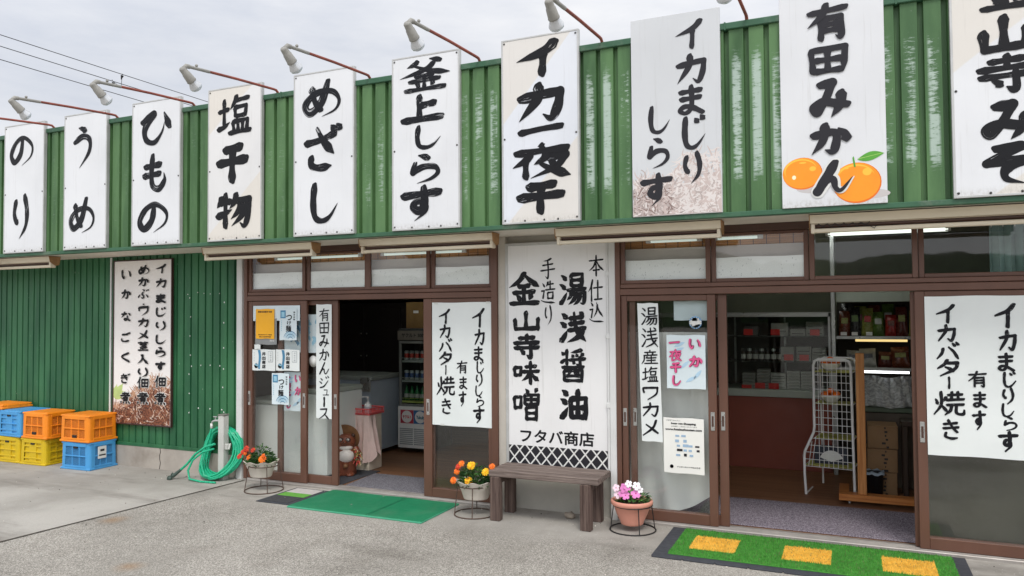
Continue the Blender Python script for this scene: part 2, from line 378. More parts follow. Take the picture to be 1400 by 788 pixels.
def cladding_mat(name, lo, hi, chalk):
    """painted sheet steel: sun-bleached tone, and chalky worn patches high on the right-hand bays"""
    m, nt, b = nodes_of(name); p = pos(nt)
    sep = N(nt, 'SeparateXYZ'); nt.links.new(p, sep.inputs[0]); x, y, z = sep.outputs
    c = mixc(nt, step(nt, noise(nt, p, 1.3, 5, .6, 3, 1, .6), .3, .7), lo, hi)
    c = mixc(nt, step(nt, noise(nt, p, 2.2, 6, .7, 7, 1, .5), .55, .8, 0, .4), c, tuple(v*.6 for v in lo))
    if chalk:
        zone = math_(nt, 'MULTIPLY', step(nt, z, 2.42, 2.62), step(nt, z, 3.3, 3.5, 1, 0))
        zone = math_(nt, 'MULTIPLY', zone, step(nt, x, -5.2, -1.6, .25, 1))
        face = step(nt, y, -.588, -.597, 0, 1)
        fr = math_(nt, 'FRACT', math_(nt, 'DIVIDE', math_(nt, 'ADD', x, 15.), .131))
        band = math_(nt, 'MULTIPLY', step(nt, fr, .08, .22), step(nt, fr, .5, .66, 1, 0))
        face = math_(nt, 'MULTIPLY', face, band)
        grain = noise(nt, p, 1, 7, .75, 14, 1, 62)
        col_ = noise(nt, p, 1, 3, .6, 9, 1, .8)
        k = math_(nt, 'ADD', math_(nt, 'MULTIPLY', grain, .75), math_(nt, 'MULTIPLY', col_, .62))
        k = math_(nt, 'ADD', k, math_(nt, 'MULTIPLY', zone, .18))
        ck = math_(nt, 'MULTIPLY', math_(nt, 'MULTIPLY', step(nt, k, .80, .92), zone), face)
        c = mixc(nt, math_(nt, 'MULTIPLY', ck, .8), c, rgb(184, 200, 190))
    fl = noise(nt, p, 60, 2, .5, 1, 1, .3)
    c = mixc(nt, step(nt, fl, .72, .78, 0, .5), c, rgb(200, 205, 190))
    nt.links.new(c, b.inputs['Base Color']); b.inputs['Roughness'].default_value = .48
    b.inputs['Specular IOR Level'].default_value = .4
    bump(nt, b, noise(nt, p, 4, 3), .12, .01)
    return m
def board_mat(name, base, aged, diag=None):
    """enamelled sign board; some have a yellowed corner with a straight edge, all are grubby along the foot"""
    m, nt, b = nodes_of(name); o = obj_co(nt)
    sep = N(nt, 'SeparateXYZ'); nt.links.new(o, sep.inputs[0]); x, y, z = sep.outputs
    c = mixc(nt, step(nt, noise(nt, pos(nt), 1.6, 5), .3, .7), base, tuple(v*.93 for v in base))
    if diag:
        for (k, z0, sgn) in diag:
            t = math_(nt, 'SUBTRACT', math_(nt, 'SUBTRACT', z, math_(nt, 'MULTIPLY', x, k)), z0)
            t = math_(nt, 'MULTIPLY', t, sgn)
            t = math_(nt, 'ADD', t, math_(nt, 'MULTIPLY', math_(nt, 'SUBTRACT', noise(nt, o, 9, 3), .5), .02))
            c = mixc(nt, step(nt, t, -.008, .012, 0, .6), c, aged)
    foot = math_(nt, 'MULTIPLY', step(nt, z, 0, .075, .7, 0), step(nt, noise(nt, o, 60, 5, .7, 1, 1, .6), .4, .66, .1, .7))
    c = mixc(nt, foot, c, rgb(150, 143, 130))
    dr = step(nt, noise(nt, o, 14, 4, .6, 3, 1, .12), .58, .8, 0, .26)
    c = mixc(nt, dr, c, rgb(140, 134, 122))
    nt.links.new(c, b.inputs['Base Color']); b.inputs['Roughness'].default_value = .38
    return m
def wood_mat(name, a, bcol, axis='X', scale=5, rough=.75, bmp=.35):
    m, nt, b = nodes_of(name); o = obj_co(nt)
    s = {'X': (.35, 9, 9), 'Y': (9, .35, 9), 'Z': (9, 9, .35)}[axis]
    g = noise(nt, o, scale, 8, .68, *s); g2 = noise(nt, o, scale*3, 4, .6, *s)
    c = mixc(nt, step(nt, g, .32, .68), a, bcol)
    c = mixc(nt, step(nt, g2, .56, .74, 0, .6), c, tuple(v*.4 for v in a))
    nt.links.new(c, b.inputs['Base Color']); b.inputs['Roughness'].default_value = rough; b.inputs['Specular IOR Level'].default_value = .3
    bump(nt, b, math_(nt, 'ADD', g, g2), bmp, .006)
    return m

G_ALU = rgb(101, 70, 57)
m_ground = ground_mat(); m_slab = slab_mat()
m_clad = cladding_mat('green_parapet_sheet', rgb(58, 93, 54), rgb(90, 126, 80), True)
m_wall = cladding_mat('dark_green_wall_sheet', rgb(30, 84, 54), rgb(56, 114, 74), False)
m_trim = mat('green_flashing', rgb(50, 92, 66), .5, .15, 4, dirt=rgb(150, 150, 138), dirt_amt=.5)
m_soffit = mat('cream_soffit_board', rgb(222, 214, 202), .7, .06, 3, dirt=rgb(168, 156, 140))
m_foot = mat('footing_concrete', rgb(172, 164, 154), .9, .1, 3, dirt=rgb(120, 110, 98), dirt_amt=.6, bmp=.25)
m_alu = mat('brown_anodised_aluminium', G_ALU, .4, .1, 2.5, metal=.0, stretch=(1, 1, .4), dirt=rgb(84, 60, 52), dirt_amt=.5, spec=.45)
m_alu_d = mat('dark_brown_aluminium', rgb(76, 52, 43), .42, .12, 2.5, dirt=rgb(58, 42, 36), dirt_amt=.5)
m_track = mat('silver_door_track', rgb(176, 170, 164), .4, .1, 5, metal=.5, dirt=rgb(110, 102, 94))
m_post = mat('white_corner_post', rgb(214, 214, 212), .5, .05, 3, dirt=rgb(150, 144, 134))
m_pillar = mat('grey_cream_pillar', rgb(190, 183, 172), .65, .06, 3, dirt=rgb(140, 130, 116))
m_backwall = mat('grey_render', rgb(176, 172, 162), .85, .08, 3, dirt=rgb(120, 114, 104), bmp=.15)
m_glass = glass_mat('door_glass')
m_metal = mat('bare_metal', rgb(196, 196, 194), .32, .08, 9, metal=.85)
m_dark = mat('dark_void', rgb(34, 32, 30), .8, .1, 4)
m_black = mat('black_plastic', rgb(30, 30, 32), .5, .1, 8)
m_white = mat('white_enamel', rgb(222, 222, 218), .4, .04, 3, dirt=rgb(170, 166, 158), dirt_amt=.25)
m_olive = mat('olive_room_wall', rgb(118, 120, 102), .85, .08, 2)
m_inwall = mat('dim_room_wall', rgb(104, 92, 82), .85, .1, 2)
m_ceil = mat('room_ceiling', rgb(168, 163, 150), .9, .06, 2)
m_floor = wood_mat('brown_shop_floor', rgb(112, 76, 52), rgb(140, 100, 70), 'X', 2, .45, .05)
m_rust = mat('rusty_red_pipe', rgb(138, 72, 58), .7, .2, 9, dirt=rgb(92, 64, 56), dirt_amt=.6)
m_ink = ink_mat('black_sign_paint', rgb(20, 20, 24), .02)
m_ink_dry = ink_mat('dry_brushed_sign_paint', rgb(20, 21, 27), .075)
m_ink_grey = ink_mat('printed_charcoal', rgb(42, 41, 46))
m_ink_marker = ink_mat('black_marker_ink', rgb(18, 18, 24), .02)
m_paper = mat('white_paper_sheet', rgb(226, 230, 228), .75, .03, 3)
m_red = mat('red_price_card', rgb(214, 34, 30), .6, .06, 6)

# ------------------------------------------------------------------ ground
g = MB(); g.quad((-220,-220,0), (220,-220,0), (220,220,0), (-220,220,0)); structure(g.build('ground', m_ground))
g = MB()
# the older slab on the left, its joint running obliquely to the wall
def seam(y): return -5.507 + (y+.107)*.0757
g.quad((-60, -14, .004), (seam(-14)-.008, -14, .004), (seam(.06)-.008, .06, .004), (-60, .06, .004))
structure(g.build('pavement', m_slab))
g = MB()
for i in range(70):
    y0, y1 = -14+i*.2, -14+(i+1)*.2; w0, w1 = (.007+.005*rnd.random() for _ in range(2))
    g.quad((seam(y0)-w0, y0, .006), (seam(y0)+w0*.7, y0, .006), (seam(y1)+w1*.7, y1, .006), (seam(y1)-w1, y1, .006))
structure(g.build('pavement_joint', mat('dirt_filled_joint', rgb(86, 80, 72), .95, .25, 12)))

# ------------------------------------------------------------------ the shop building
shop = thing('shop_building', 'long single-storey shop clad in green corrugated sheet with brown sliding doors', 'shop', (0, 0, 0))
def corrugated(x0, x1, z0, z1, yf, depth, pitch, groove, mb):
    x = x0; pts = [(x0, yf)]
    while x < x1:
        a = x + pitch - groove
        pts += [(a, yf), (a+.005, yf+depth), (a+groove-.005, yf+depth), (a+groove, yf)]
        x += pitch
    n = len(pts)
    mb.add([(p[0], p[1], z0) for p in pts] + [(p[0], p[1], z1) for p in pts], [(i, i+1, n+i+1, n+i) for i in range(n-1)])
p = MB(); corrugated(-15, 3.2, 2.31, 3.6, -.6, .036, .131, .036, p)
p.box(-15, 3.2, -.565, -.55, 2.3, 3.6); p.build('parapet_cladding', m_clad, shop)
p = MB(); p.bbox(-15.02, 3.22, -.618, -.5, 3.575, 3.622, .005)
for x in (-7.0, -4.6, -3.05, -1.85, -.75, .3): p.bbox(x, x+.012, -.622, -.5, 3.57, 3.626, .002)
p.build('parapet_cap', m_trim, shop)
p = MB(); p.bbox(-15.02, 3.22, -.622, -.56, 2.283, 2.318, .004); p.build('parapet_flashing', m_trim, shop)
p = MB(); p.box(-15, 3.2, -.6, .3, 2.29, 2.31)
for x in (-13.8, -12, -10.2, -8.4, -6.6, -4.8, -3.0, -1.2, .6): p.box(x-.004, x+.004, -.6, .0, 2.2885, 2.2895)
p.build('soffit', m_soffit, shop)
p = MB(); p.box(-15, 3.2, -.5, 5.2, 3.3, 3.36); p.build('roof', mat('grey_roof_sheet', rgb(120, 122, 120), .7), shop)
# green wall on the left, with its concrete footing
p = MB(); corrugated(-15, -5.645, .235, 2.29, 0, .018, .1, .022, p); p.box(-15, -5.645, .022, .04, .235, 2.29)
p.build('green_wall', m_wall, shop)
p = MB(); p.bbox(-15, -5.645, -.016, .0, .225, .262, .003); p.build('wall_base_flashing', m_wall, shop)
p = MB(); p.box(-15, -5.645, -.012, .1, -.02, .225)
p.build('footing', m_foot, shop)
p = MB()
pts = [(-6.73+.008*math.sin(i*1.9), -.0135, .225-i*.0375) for i in range(7)]
p.tube(pts, .0035, 5); p.build('footing_crack', m_dark, shop)
p = MB()
for i in range(5): p.ball((-6.35+.11*i+rnd.uniform(-.03, .03), -.001, 1.865+rnd.uniform(-.01, .01)), .006, .003, .006, 6, 4)
for i in range(6): p.ball((-5.86+rnd.uniform(-.01, .01), -.001, .66+.22*i+rnd.uniform(-.02, .02)), .008, .004, .009, 6, 4)
for i in range(7): p.ball((-6.33+rnd.uniform(-.01, .02), -.001, .62+.2*i), .007, .004, .008, 6, 4)
for i in range(4): p.ball((-6.3+.13*i, -.001, 1.11+rnd.uniform(-.01, .01)), .007, .004, .008, 6, 4)
for i in range(3): p.ball((-6.2+.16*i, -.001, .66+rnd.uniform(-.02, .02)), .008, .004, .009, 6, 4)
p.build('filled_screw_hole', m_white, shop)
p = MB(); p.bbox(-5.645, -5.572, -.05, .06, 0, 2.29, .004); p.build('corner_post', m_post, shop)
p = MB(); p.bbox(-5.572, -5.52, -.02, .08, 0, 2.29, .004); p.build('pillar', m_pillar, shop)
p = MB(); p.bbox(-2.735, -2.665, -.055, .08, 0, 2.29, .004); p.build('pillar', m_pillar, shop)
p = MB(); p.bbox(-1.752, -1.697, -.075, .08, 0, 2.29, .004); p.build('pillar', m_post, shop)
p = MB(); p.tube([(-1.765, -.06, .38), (-1.765, -.06, 2.2)], .012, 8)
for z in (1.45, 1.95, .9): p.bbox(-1.78, -1.75, -.076, -.04, z-.02, z+.02, .003)
p.build('conduit', m_post, shop)
p = MB(); p.box(-2.665, -1.752, .0, .08, 0, 2.29); p.build('infill_wall', m_backwall, shop)
p = MB(); p.bbox(-2.665, -1.752, -.03, -.0, .345, .372, .003); p.build('sign_ledge', m_alu_d, shop)
p = MB(); p.tube([(-7.475, -.03, .25), (-7.475, -.03, 2.28)], .011, 8); p.build('downpipe', m_post, shop)
# threshold
p = MB(); p.bbox(-5.52, -2.735, -.085, .06, -.01, .022, .004); p.bbox(-1.697, 3.2, -.085, .06, -.01, .022, .004)
for x0, x1 in ((-5.52, -2.735), (-1.697, 3.2)):
    for y in (-.068, -.04, -.012): p.bbox(x0, x1, y-.004, y+.004, .02, .03, .001)
p.build('threshold', m_track, shop)

def frame_box(p, x0, x1, z0, z1, y0, y1, l, r, b, t):
    p.bbox(x0, x0+l, y0, y1, z0, z1, .003); p.bbox(x1-r, x1, y0, y1, z0, z1, .003)
    p.bbox(x0+l, x1-r, y0+.002, y1-.002, z0, z0+b, .003); p.bbox(x0+l, x1-r, y0+.002, y1-.002, z1-t, z1, .003)
def sash(x0, x1, y0, sl, sr, handles, z0=.03, z1=1.772):
    p = MB(); y1 = y0+.032; frame_box(p, x0, x1, z0, z1, y0, y1, sl, sr, .078, .045)
    # glazing bead
    s = p.build('sliding_door', m_alu, shop)
    q = MB(); q.box(x0+sl-.006, x1-sr+.006, y0+.014, y0+.018, z0+.074, z1-.041); q.build('glass_pane', m_glass, s)
    for hx in handles:
        h = MB(); h.bbox(hx-.015, hx+.015, y0-.004, y0+.002, .745, .885, .002)
        h.mi = 1; h.bbox(hx-.008, hx+.008, y0-.0055, y0+.001, .775, .855, .002)
        h.build('handle', [m_metal, m_alu_d], s)
    return s
def entrance(x0, x1, mull, jl=.07, jr=.055):
    p = MB()
    p.bbox(x0, x0+jl*.55, -.08, .05, .02, 2.29, .003); p.bbox(x1-jr, x1, -.08, .05, .02, 2.29, .003)
    p.bbox(x0+jl*.55, x1-jr, -.078, .048, 1.775, 1.825, .003)       # door head
    p.bbox(x0+jl*.55, x1-jr, -.07, .048, 1.829, 1.862, .003)
    p.mi = 1; p.bbox(x0+jl*.55, x1-jr, -.075, .048, 2.235, 2.29, .003); p.mi = 0
    e = p.build('entrance_frame', [m_alu, m_alu_d], shop)
    xs = [x0+jl*.55] + mull + [x1-jr]
    for i, (a, b) in enumerate(zip(xs, xs[1:])):
        f = MB(); y0 = -.06 if i % 2 == 0 else -.04
        frame_box(f, a+.002, b-.002, 1.864, 2.234, y0, y0+.03, .035, .035, .028, .022)
        t = f.build('transom_window', m_alu, shop)
        q = MB(); q.box(a+.03, b-.03, y0+.012, y0+.016, 1.888, 2.216); q.build('glass_pane', m_glass, t)
entrance(-5.52, -2.735, [-4.777, -4.07, -3.40])
entrance(-1.697, 2.3, [-.955, -.258, .438, 1.13, 1.75])
sash(-5.478, -4.757, -.062, .05, .072, (-5.462, -4.785))
sash(-5.14, -4.42, -.025, .06, .07, (-4.447,))
sash(-3.465, -2.79, -.062, .083, .04, (-3.42,))
sash(-3.455, -2.79, -.025, .075, .04, ())
sash(-1.655, -.925, -.062, .045, .062, (-.955, -1.632))
sash(-1.6, -.848, -.025, .05, .066, (-.885, -1.56))
sash(.408, 1.2, -.062, .06, .06, (.438,))
sash(.384, 1.18, -.025, .06, .06, ())
sash(1.18, 1.98, -.025, .06, .06, ())
# the two rooms behind
p = MB(); p.box(-7.2, 3.3, .09, 4.6, -.02, .018); structure(p.build('floor', m_floor, None))
p = MB(); p.mi = 0
p.box(-7.2, -2.25, 3.9, 4.0, 0, 2.6); p.box(-7.3, -7.2, .1, 4.0, 0, 2.6)
p.box(-2.25, -2.15, .09, 4.0, 0, 2.6); p.box(-7.2, -5.645, .06, .1, 0, 2.6)
p.mi = 1; p.box(-2.15, 3.3, 3.4, 3.5, 0, 2.6); p.box(3.2, 3.3, .1, 3.4, 0, 2.6)
p.mi = 2; p.box(-7.3, 3.3, .06, 4.0, 2.52, 2.6); p.box(-7.3, 3.3, .05, .09, 2.295, 2.6)
p.build('interior_wall', [m_inwall, m_olive, m_ceil], shop)
# ------------------------------------------------------------------ brush lettering and printed lettering
def runs_of(ch):
    """list of (profile, run points with s) - a stroke is cut into runs at its corners"""
    out = []
    for st in GLYPH[ch].split(';'):
        kind, *pts = st.split()
        runs, cur = [], []
        for q in pts:
            xy = tuple(float(v) for v in q.rstrip('!').split(',')); cur.append(xy)
            if q.endswith('!'): runs.append(cur); cur = [xy]
        runs.append(cur); lines = []
        for run in runs:
            n = len(run); line = []
            for i in range(n-1):
                p0 = run[i-1] if i else (2*run[0][0]-run[1][0], 2*run[0][1]-run[1][1])
                p1, p2 = run[i], run[i+1]
                p3 = run[i+2] if i+2 < n else (2*p2[0]-p1[0], 2*p2[1]-p1[1])
                k = 8
                for j in range(k):
                    t = j/k
                    line.append(tuple(.5*((2*p1[c])+(-p0[c]+p2[c])*t+(2*p0[c]-5*p1[c]+4*p2[c]-p3[c])*t*t
                                          +(-p0[c]+3*p1[c]-3*p2[c]+p3[c])*t**3) for c in (0, 1)))
            line.append(run[-1]); lines.append(line)
        tot = sum(math.dist(a, b) for l in lines for a, b in zip(l, l[1:])); acc = 0
        for l in lines:
            r = [(*l[0], acc/tot)]
            for a, b in zip(l, l[1:]): acc += math.dist(a, b); r.append((*b, acc/tot))
            out.append((kind, r))
    return out
def width_at(kind, s):
    P = PROFILE[kind]
    for (a, wa), (b, wb) in zip(P, P[1:]):
        if s <= b: return wa+(wb-wa)*(s-a)/(b-a)
    return P[-1][1]
def weight_of(ch):
    n = GLYPH[ch].count(';')+1
    return 1. if n <= 3 else .88 if n <= 5 else .72 if n <= 8 else .6 if n <= 11 else .52
lay_count = [0]
def brush(mb, ch, x0, x1, z1, z0, y, w=.085, jitter=.06, rs=rnd, even=0., heavy=None):
    """one brushed character inside the box x0..x1, z0..z1 on the plane y (facing -Y)"""
    if GLYPH[ch].count(';') < 14 and ch not in 'ーー一': d = (z1-z0)*.018; z1, z0 = z1-d, z0+d
    bw, bh = x1-x0, z1-z0
    half = w*math.sqrt(abs(bw*bh))*(heavy if heavy else weight_of(ch))
    half = min(half, .3*max(bw, bh))
    narrow = ch in 'ーしり一く・'
    ix, iz = min(half*.45, bw*.3), min(half*.45, bh*.3)
    def P(u, v): return (x0+ix+(bw-2*ix)*u/100, z1-iz-(bh-2*iz)*v/100)
    if ch == '一': P = lambda u, v: (x0+ix+(bw-2*ix)*u/100, (z0+z1)/2-(v-53)/100*bw*.42)
    if ch == 'ー': P = lambda u, v: ((x0+x1)/2+(u-50)/100*bh*.5, z1-iz-(bh-2*iz)*v/100)
    runs = runs_of(ch)
    if not narrow or ch in 'しりく':          # stretch so that the inked shape, not its centre lines, fills the box
        ex = [(P(a, b), half*((1-even)*width_at(k, s)+even*.9)) for k, r in runs for a, b, s in r]
        e0, e1 = min(p[0]-q for p, q in ex), max(p[0]+q for p, q in ex); g0, g1 = min(p[1]-q for p, q in ex), max(p[1]+q for p, q in ex)
        P0 = P; fxs, fzs = bw/(e1-e0), bh/(g1-g0)
        P = lambda u, v: (x0+(P0(u, v)[0]-e0)*fxs, z0+(P0(u, v)[1]-g0)*fzs)
    else: half *= 1.5 if ch == 'ー' else 1.1
    for kind, run in runs:
        lay_count[0] += 1; yy = y-(lay_count[0] % 10)*.00016
        pts = [P(a, b) for a, b, _ in run]
        ws = [half*((1-even)*width_at(kind, s)+even*.9) for _, _, s in run]
        j0 = rs.uniform(0, 9)
        ws = [q*(1+jitter*math.sin(j0+i*.7)+jitter*.25*rs.uniform(-1, 1)) for i, q in enumerate(ws)]
        n = len(pts); L, U = [], []
        u0 = rs.uniform(0, 40); vs, uv = [], []
        for i, (px, pz) in enumerate(pts):
            a, b = pts[max(i-1, 0)], pts[min(i+1, n-1)]
            dx, dz = b[0]-a[0], b[1]-a[1]; d = math.hypot(dx, dz) or 1
            nx, nz = -dz/d*ws[i], dx/d*ws[i]
            yk = yy-.0012*run[i][2]; vs += [(px+nx, yk, pz+nz), (px-nx, yk, pz-nz)]
            uu = u0+run[i][2]*1.6; uv += [(uu, u0), (uu, u0+1)]
        mb.add(vs, [(2*i, 2*i+1, 2*i+3, 2*i+2) for i in range(n-1)], uv=uv)
        for i, e in ((0, -1), (n-1, 1)):              # round brush ends (and joints at the corners)
            if ws[i] < half*.2: continue
            a, b = (pts[1], pts[0]) if i == 0 else (pts[-2], pts[-1])
            an = math.atan2(b[1]-a[1], b[0]-a[0]); cap = []
            for k in range(9):
                q = an-math.pi/2+math.pi*k/8; free = run[i][2] < .01 or run[i][2] > .99; r = ws[i]
                if free and 0 < k < 8: r *= 1-.38*math.sin(math.pi*k/8)+.16*math.sin(2*math.pi*k/8)*(1 if i == 0 else -1)
                cap.append((pts[i][0]+r*math.cos(q)*1., yy-.0012*run[i][2]-.00008, pts[i][1]+r*math.sin(q)))
            uu = u0+run[i][2]*1.6
            mb.add(cap, [tuple(range(9))], uv=[(uu+e*.02*math.sin(math.pi*k/8), u0+(k/8)) for k in range(9)])
_txt = {}
def print_faces(s):
    """outline of a printed string, from Blender's own text font, as a flat mesh 1 unit high"""
    if s not in _txt:
        cu = bpy.data.curves.new('t', 'FONT'); cu.body = s; cu.size = 1; cu.resolution_u = 3
        ob = bpy.data.objects.new('t', cu); col.objects.link(ob)
        dg = bpy.context.evaluated_depsgraph_get(); me = bpy.data.meshes.new_from_object(ob.evaluated_get(dg))
        v = [(q.co.x, q.co.y) for q in me.vertices]; f = [tuple(q.vertices) for q in me.polygons]
        bpy.data.objects.remove(ob); bpy.data.curves.remove(cu); bpy.data.meshes.remove(me)
        if not v: v, f = [(0, 0), (1, 0), (1, 1)], []
        xs, ys = [a for a, _ in v], [b for _, b in v]
        _txt[s] = (v, f, min(xs), max(xs), min(ys), max(ys))
    return _txt[s]
def printed(mb, s, x0, x1, z0, z1, y, bold=0, keep=False):
    """string s fitted to the box (one face per side, facing -Y)"""
    v, f, a0, a1, b0, b1 = print_faces(s)
    sx, sz = (x1-x0)/max(a1-a0, .01), (z1-z0)/max(b1-b0, .01)
    if keep: sx = sz = min(sx, sz)
    offs = [(0, 0)] if not bold else [(dx*bold, dz*bold) for dx, dz in ((0, 0), (1, 0), (-1, 0), (0, 1), (0, -1))]
    for k, (ox, oz) in enumerate(offs):
        mb.add([(x0+(q[0]-a0)*sx+ox, y-k*.00005, z0+(q[1]-b0)*sz+oz) for q in v], f)

# ------------------------------------------------------------------ the big signs on the parapet
m_rim = mat('sign_rim', rgb(190, 190, 188), .45, .08, 6, metal=.3, dirt=rgb(120, 116, 108))
m_screw = mat('screw_head', rgb(70, 68, 66), .5, .2, 20, metal=.4)
WHT = rgb(226, 227, 229); AGED = rgb(218, 209, 194)
screw_mesh = MB(); screw_mesh.ball((0, 0, 0), .008, .004, .008, 8, 4)
sc0 = screw_mesh.build('screw', m_screw); screw_me = sc0.data; bpy.data.objects.remove(sc0)
def wall_sign(x0, x1, z0, z1, layout, label, ink, diag=None, rim=True, w=.085, base=WHT, depth=.034, extra=None):
    xc = (x0+x1)/2; hw, h = (x1-x0)/2, z1-z0
    t = thing('sign_board', label, 'sign', (xc, -.602, z0), 'vertical signs along the parapet')
    p = MB(); p.bbox(-hw+(.006 if rim else 0), hw-(.006 if rim else 0), -depth, -.002, .006 if rim else 0, h-(.006 if rim else 0), .002)
    p.build('panel', board_mat('sign_face', base, AGED, diag), t)
    if rim:
        f = MB(); r = .014
        for a, b, c, d in ((-hw, -hw+r, 0, h), (hw-r, hw, 0, h), (-hw+r, hw-r, 0, r), (-hw+r, hw-r, h-r, h)):
            f.bbox(a, b, -depth-.003, -.001, c, d, .002)
        f.build('frame', m_rim, t)
        pos_ = [(-hw+.025, .03), (hw-.025, .03), (-hw+.025, h*.46), (hw-.025, h*.46), (-hw+.025, h-.03), (hw-.025, h-.03)]
        pos_ += [(-hw*.4, .022), (hw*.1, .022), (hw*.45, .022)]
        for sx, sz in pos_:
            o = bpy.data.objects.new('screw', screw_me); col.objects.link(o); o.parent = t; o.location = (sx, -depth-.002, sz)
    if extra: extra(t, hw, h, -depth)
    L = MB(); rs = random.Random(int(abs(x0)*1000))
    for ch, a, b, c, d in layout:
        brush(L, ch, -hw+2*hw*a, -hw+2*hw*b, h*(1-c), h*(1-d), -depth-.0012, w, rs=rs)
    L.build('lettering', ink, t)
    return t
ZB = 2.318
wall_sign(-8.384, -7.732, ZB, 3.707, [('の', .13, .74, .085, .33), ('り', .22, .66, .53, .9)],
          'white board painted with two hiragana for nori, leftmost of the parapet signs', m_ink)
wall_sign(-7.42, -6.784, ZB, 3.717, [('う', .2, .67, .09, .41), ('め', .12, .74, .605, .885)],
          'white board reading ume, two widely spaced characters', m_ink_dry)
wall_sign(-6.43, -5.783, ZB, 3.73, [('ひ', .16, .83, .065, .32), ('も', .2, .73, .355, .645), ('の', .12, .77, .695, .92)],
          'white board reading himono in three hiragana', m_ink_dry, w=.095)
wall_sign(-5.435, -4.794, ZB, 3.737, [('塩', .16, .83, .045, .325), ('干', .14, .79, .36, .65), ('物', .14, .83, .675, .935)],
          'white board with three heavy kanji for salted dried fish and a yellowed lower corner', m_ink, w=.115,
          diag=((.9, .34, -1), (.8, 1.24, 1)), base=rgb(226, 225, 224))
wall_sign(-4.434, -3.793, ZB, 3.745, [('め', .14, .79, .04, .285), ('ざ', .16, .83, .32, .62), ('し', .26, .74, .665, .935)],
          'white board reading mezashi with brushed hiragana and a faded blue foot', m_ink_dry, w=.095)
wall_sign(-3.418, -2.788, ZB, 3.743, [('釜', .12, .87, .02, .22), ('上', .115, .8, .215, .4), ('し', .33, .73, .395, .55),
          ('ら', .26, .73, .565, .74), ('す', .11, .77, .735, .955)],
          'white board reading kamaage shirasu, five brushed characters in one column', m_ink_dry, w=.098)
wall_sign(-2.423, -1.793, ZB, 3.745, [('イ', .2, .78, .02, .24), ('カ', .18, .83, .24, .475), ('一', .19, .83, .465, .55),
          ('夜', .14, .9, .565, .78), ('干', .17, .84, .77, .97)],
          'white board reading ika ichiyaboshi with yellowed opposite corners', m_ink, w=.112,
          diag=((1.15, 1.12, 1), (1.1, .3, -1)), base=rgb(222, 225, 231))

m_fish = [mat('printed_whitebait_'+n, c, .6, .05, 9) for n, c in
          (('pale', rgb(222, 214, 210)), ('pink', rgb(202, 186, 180)), ('mid', rgb(182, 168, 163)), ('brown', rgb(142, 122, 116)))]
def whitebait(t, hw, h, yf):
    """printed photograph of a heap of whitebait, fading out upwards"""
    q = MB(); rs = random.Random(5); vs = []; q.mi = 1
    for i in range(33):
        x = -hw+.004+(2*hw-.008)*i/32; top = .2+.1*(x/hw)+.03*math.sin(i*1.9)+.02*math.sin(i*3.3)
        vs += [(x, yf-.0002, .004), (x, yf-.0002, top)]
    q.add(vs, [(2*i, 2*i+2, 2*i+3, 2*i+1) for i in range(32)])
    for i in range(1100):
        x = rs.uniform(-hw+.015, hw-.02)
        top = .32+.16*(x/hw)+.05*math.sin(x*20)
        z = rs.uniform(.012, 1)**1.25*top*1.05+.012
        if rs.random() < max(0, (z-.2)/(top+.05)-.25): continue
        dark = z < .22 and x < 0
        q.mi = rs.choice((0, 1, 2, 2, 3, 3, 1) if dark else (0, 0, 0, 0, 1, 1, 2) if z < .3 else (0, 0, 0, 1))
        a = rs.uniform(0, 6.28); c = rs.uniform(-9, 9); l = rs.uniform(.04, .085); w = rs.uniform(.004, .0085)
        y = yf-.0003-.0007*i/1100; vs = []; px, pz = x, z
        for k in range(6):
            ww = w*(1-.75*k/5); nx, nz = -math.sin(a), math.cos(a)
            vs += [(px+nx*ww, y, pz+nz*ww), (px-nx*ww, y, pz-nz*ww)]
            px = min(max(px+math.cos(a)*l/5, -hw+.008), hw-.008); pz = min(max(pz+math.sin(a)*l/5, .008), h); a += c*l/2
        q.add(vs, [(2*k, 2*k+1, 2*k+3, 2*k+2) for k in range(5)])
    q.build('printed_whitebait', m_fish, t)
wall_sign(-1.4, -.776, ZB, 3.735, [('イ', .51, .83, .035, .195), ('カ', .5, .86, .2, .365), ('ま', .52, .84, .355, .52), ('じ', .56, .85, .51, .69),
          ('り', .57, .8, .685, .855), ('し', .18, .44, .44, .595), ('ら', .165, .44, .605, .765), ('す', .08, .475, .775, .955)],
          'frameless printed board with two columns of charcoal kana above a photo of whitebait', m_ink_grey, rim=False, w=.095,
          base=rgb(208, 210, 212), depth=.03, extra=whitebait)
m_or = [mat('printed_orange', rgb(250, 150, 24), .5, .06, 5), mat('printed_orange_light', rgb(255, 190, 60), .5, .03, 5),
        mat('printed_orange_dark', rgb(228, 112, 14), .5, .05, 5), mat('printed_highlight', rgb(255, 240, 200), .5, .02, 5),
        mat('printed_leaf', rgb(84, 160, 50), .5, .1, 9), mat('printed_leaf_vein', rgb(170, 210, 110), .5, .05, 9),
        mat('printed_grey_shape', rgb(196, 190, 188), .5, .02, 5)]
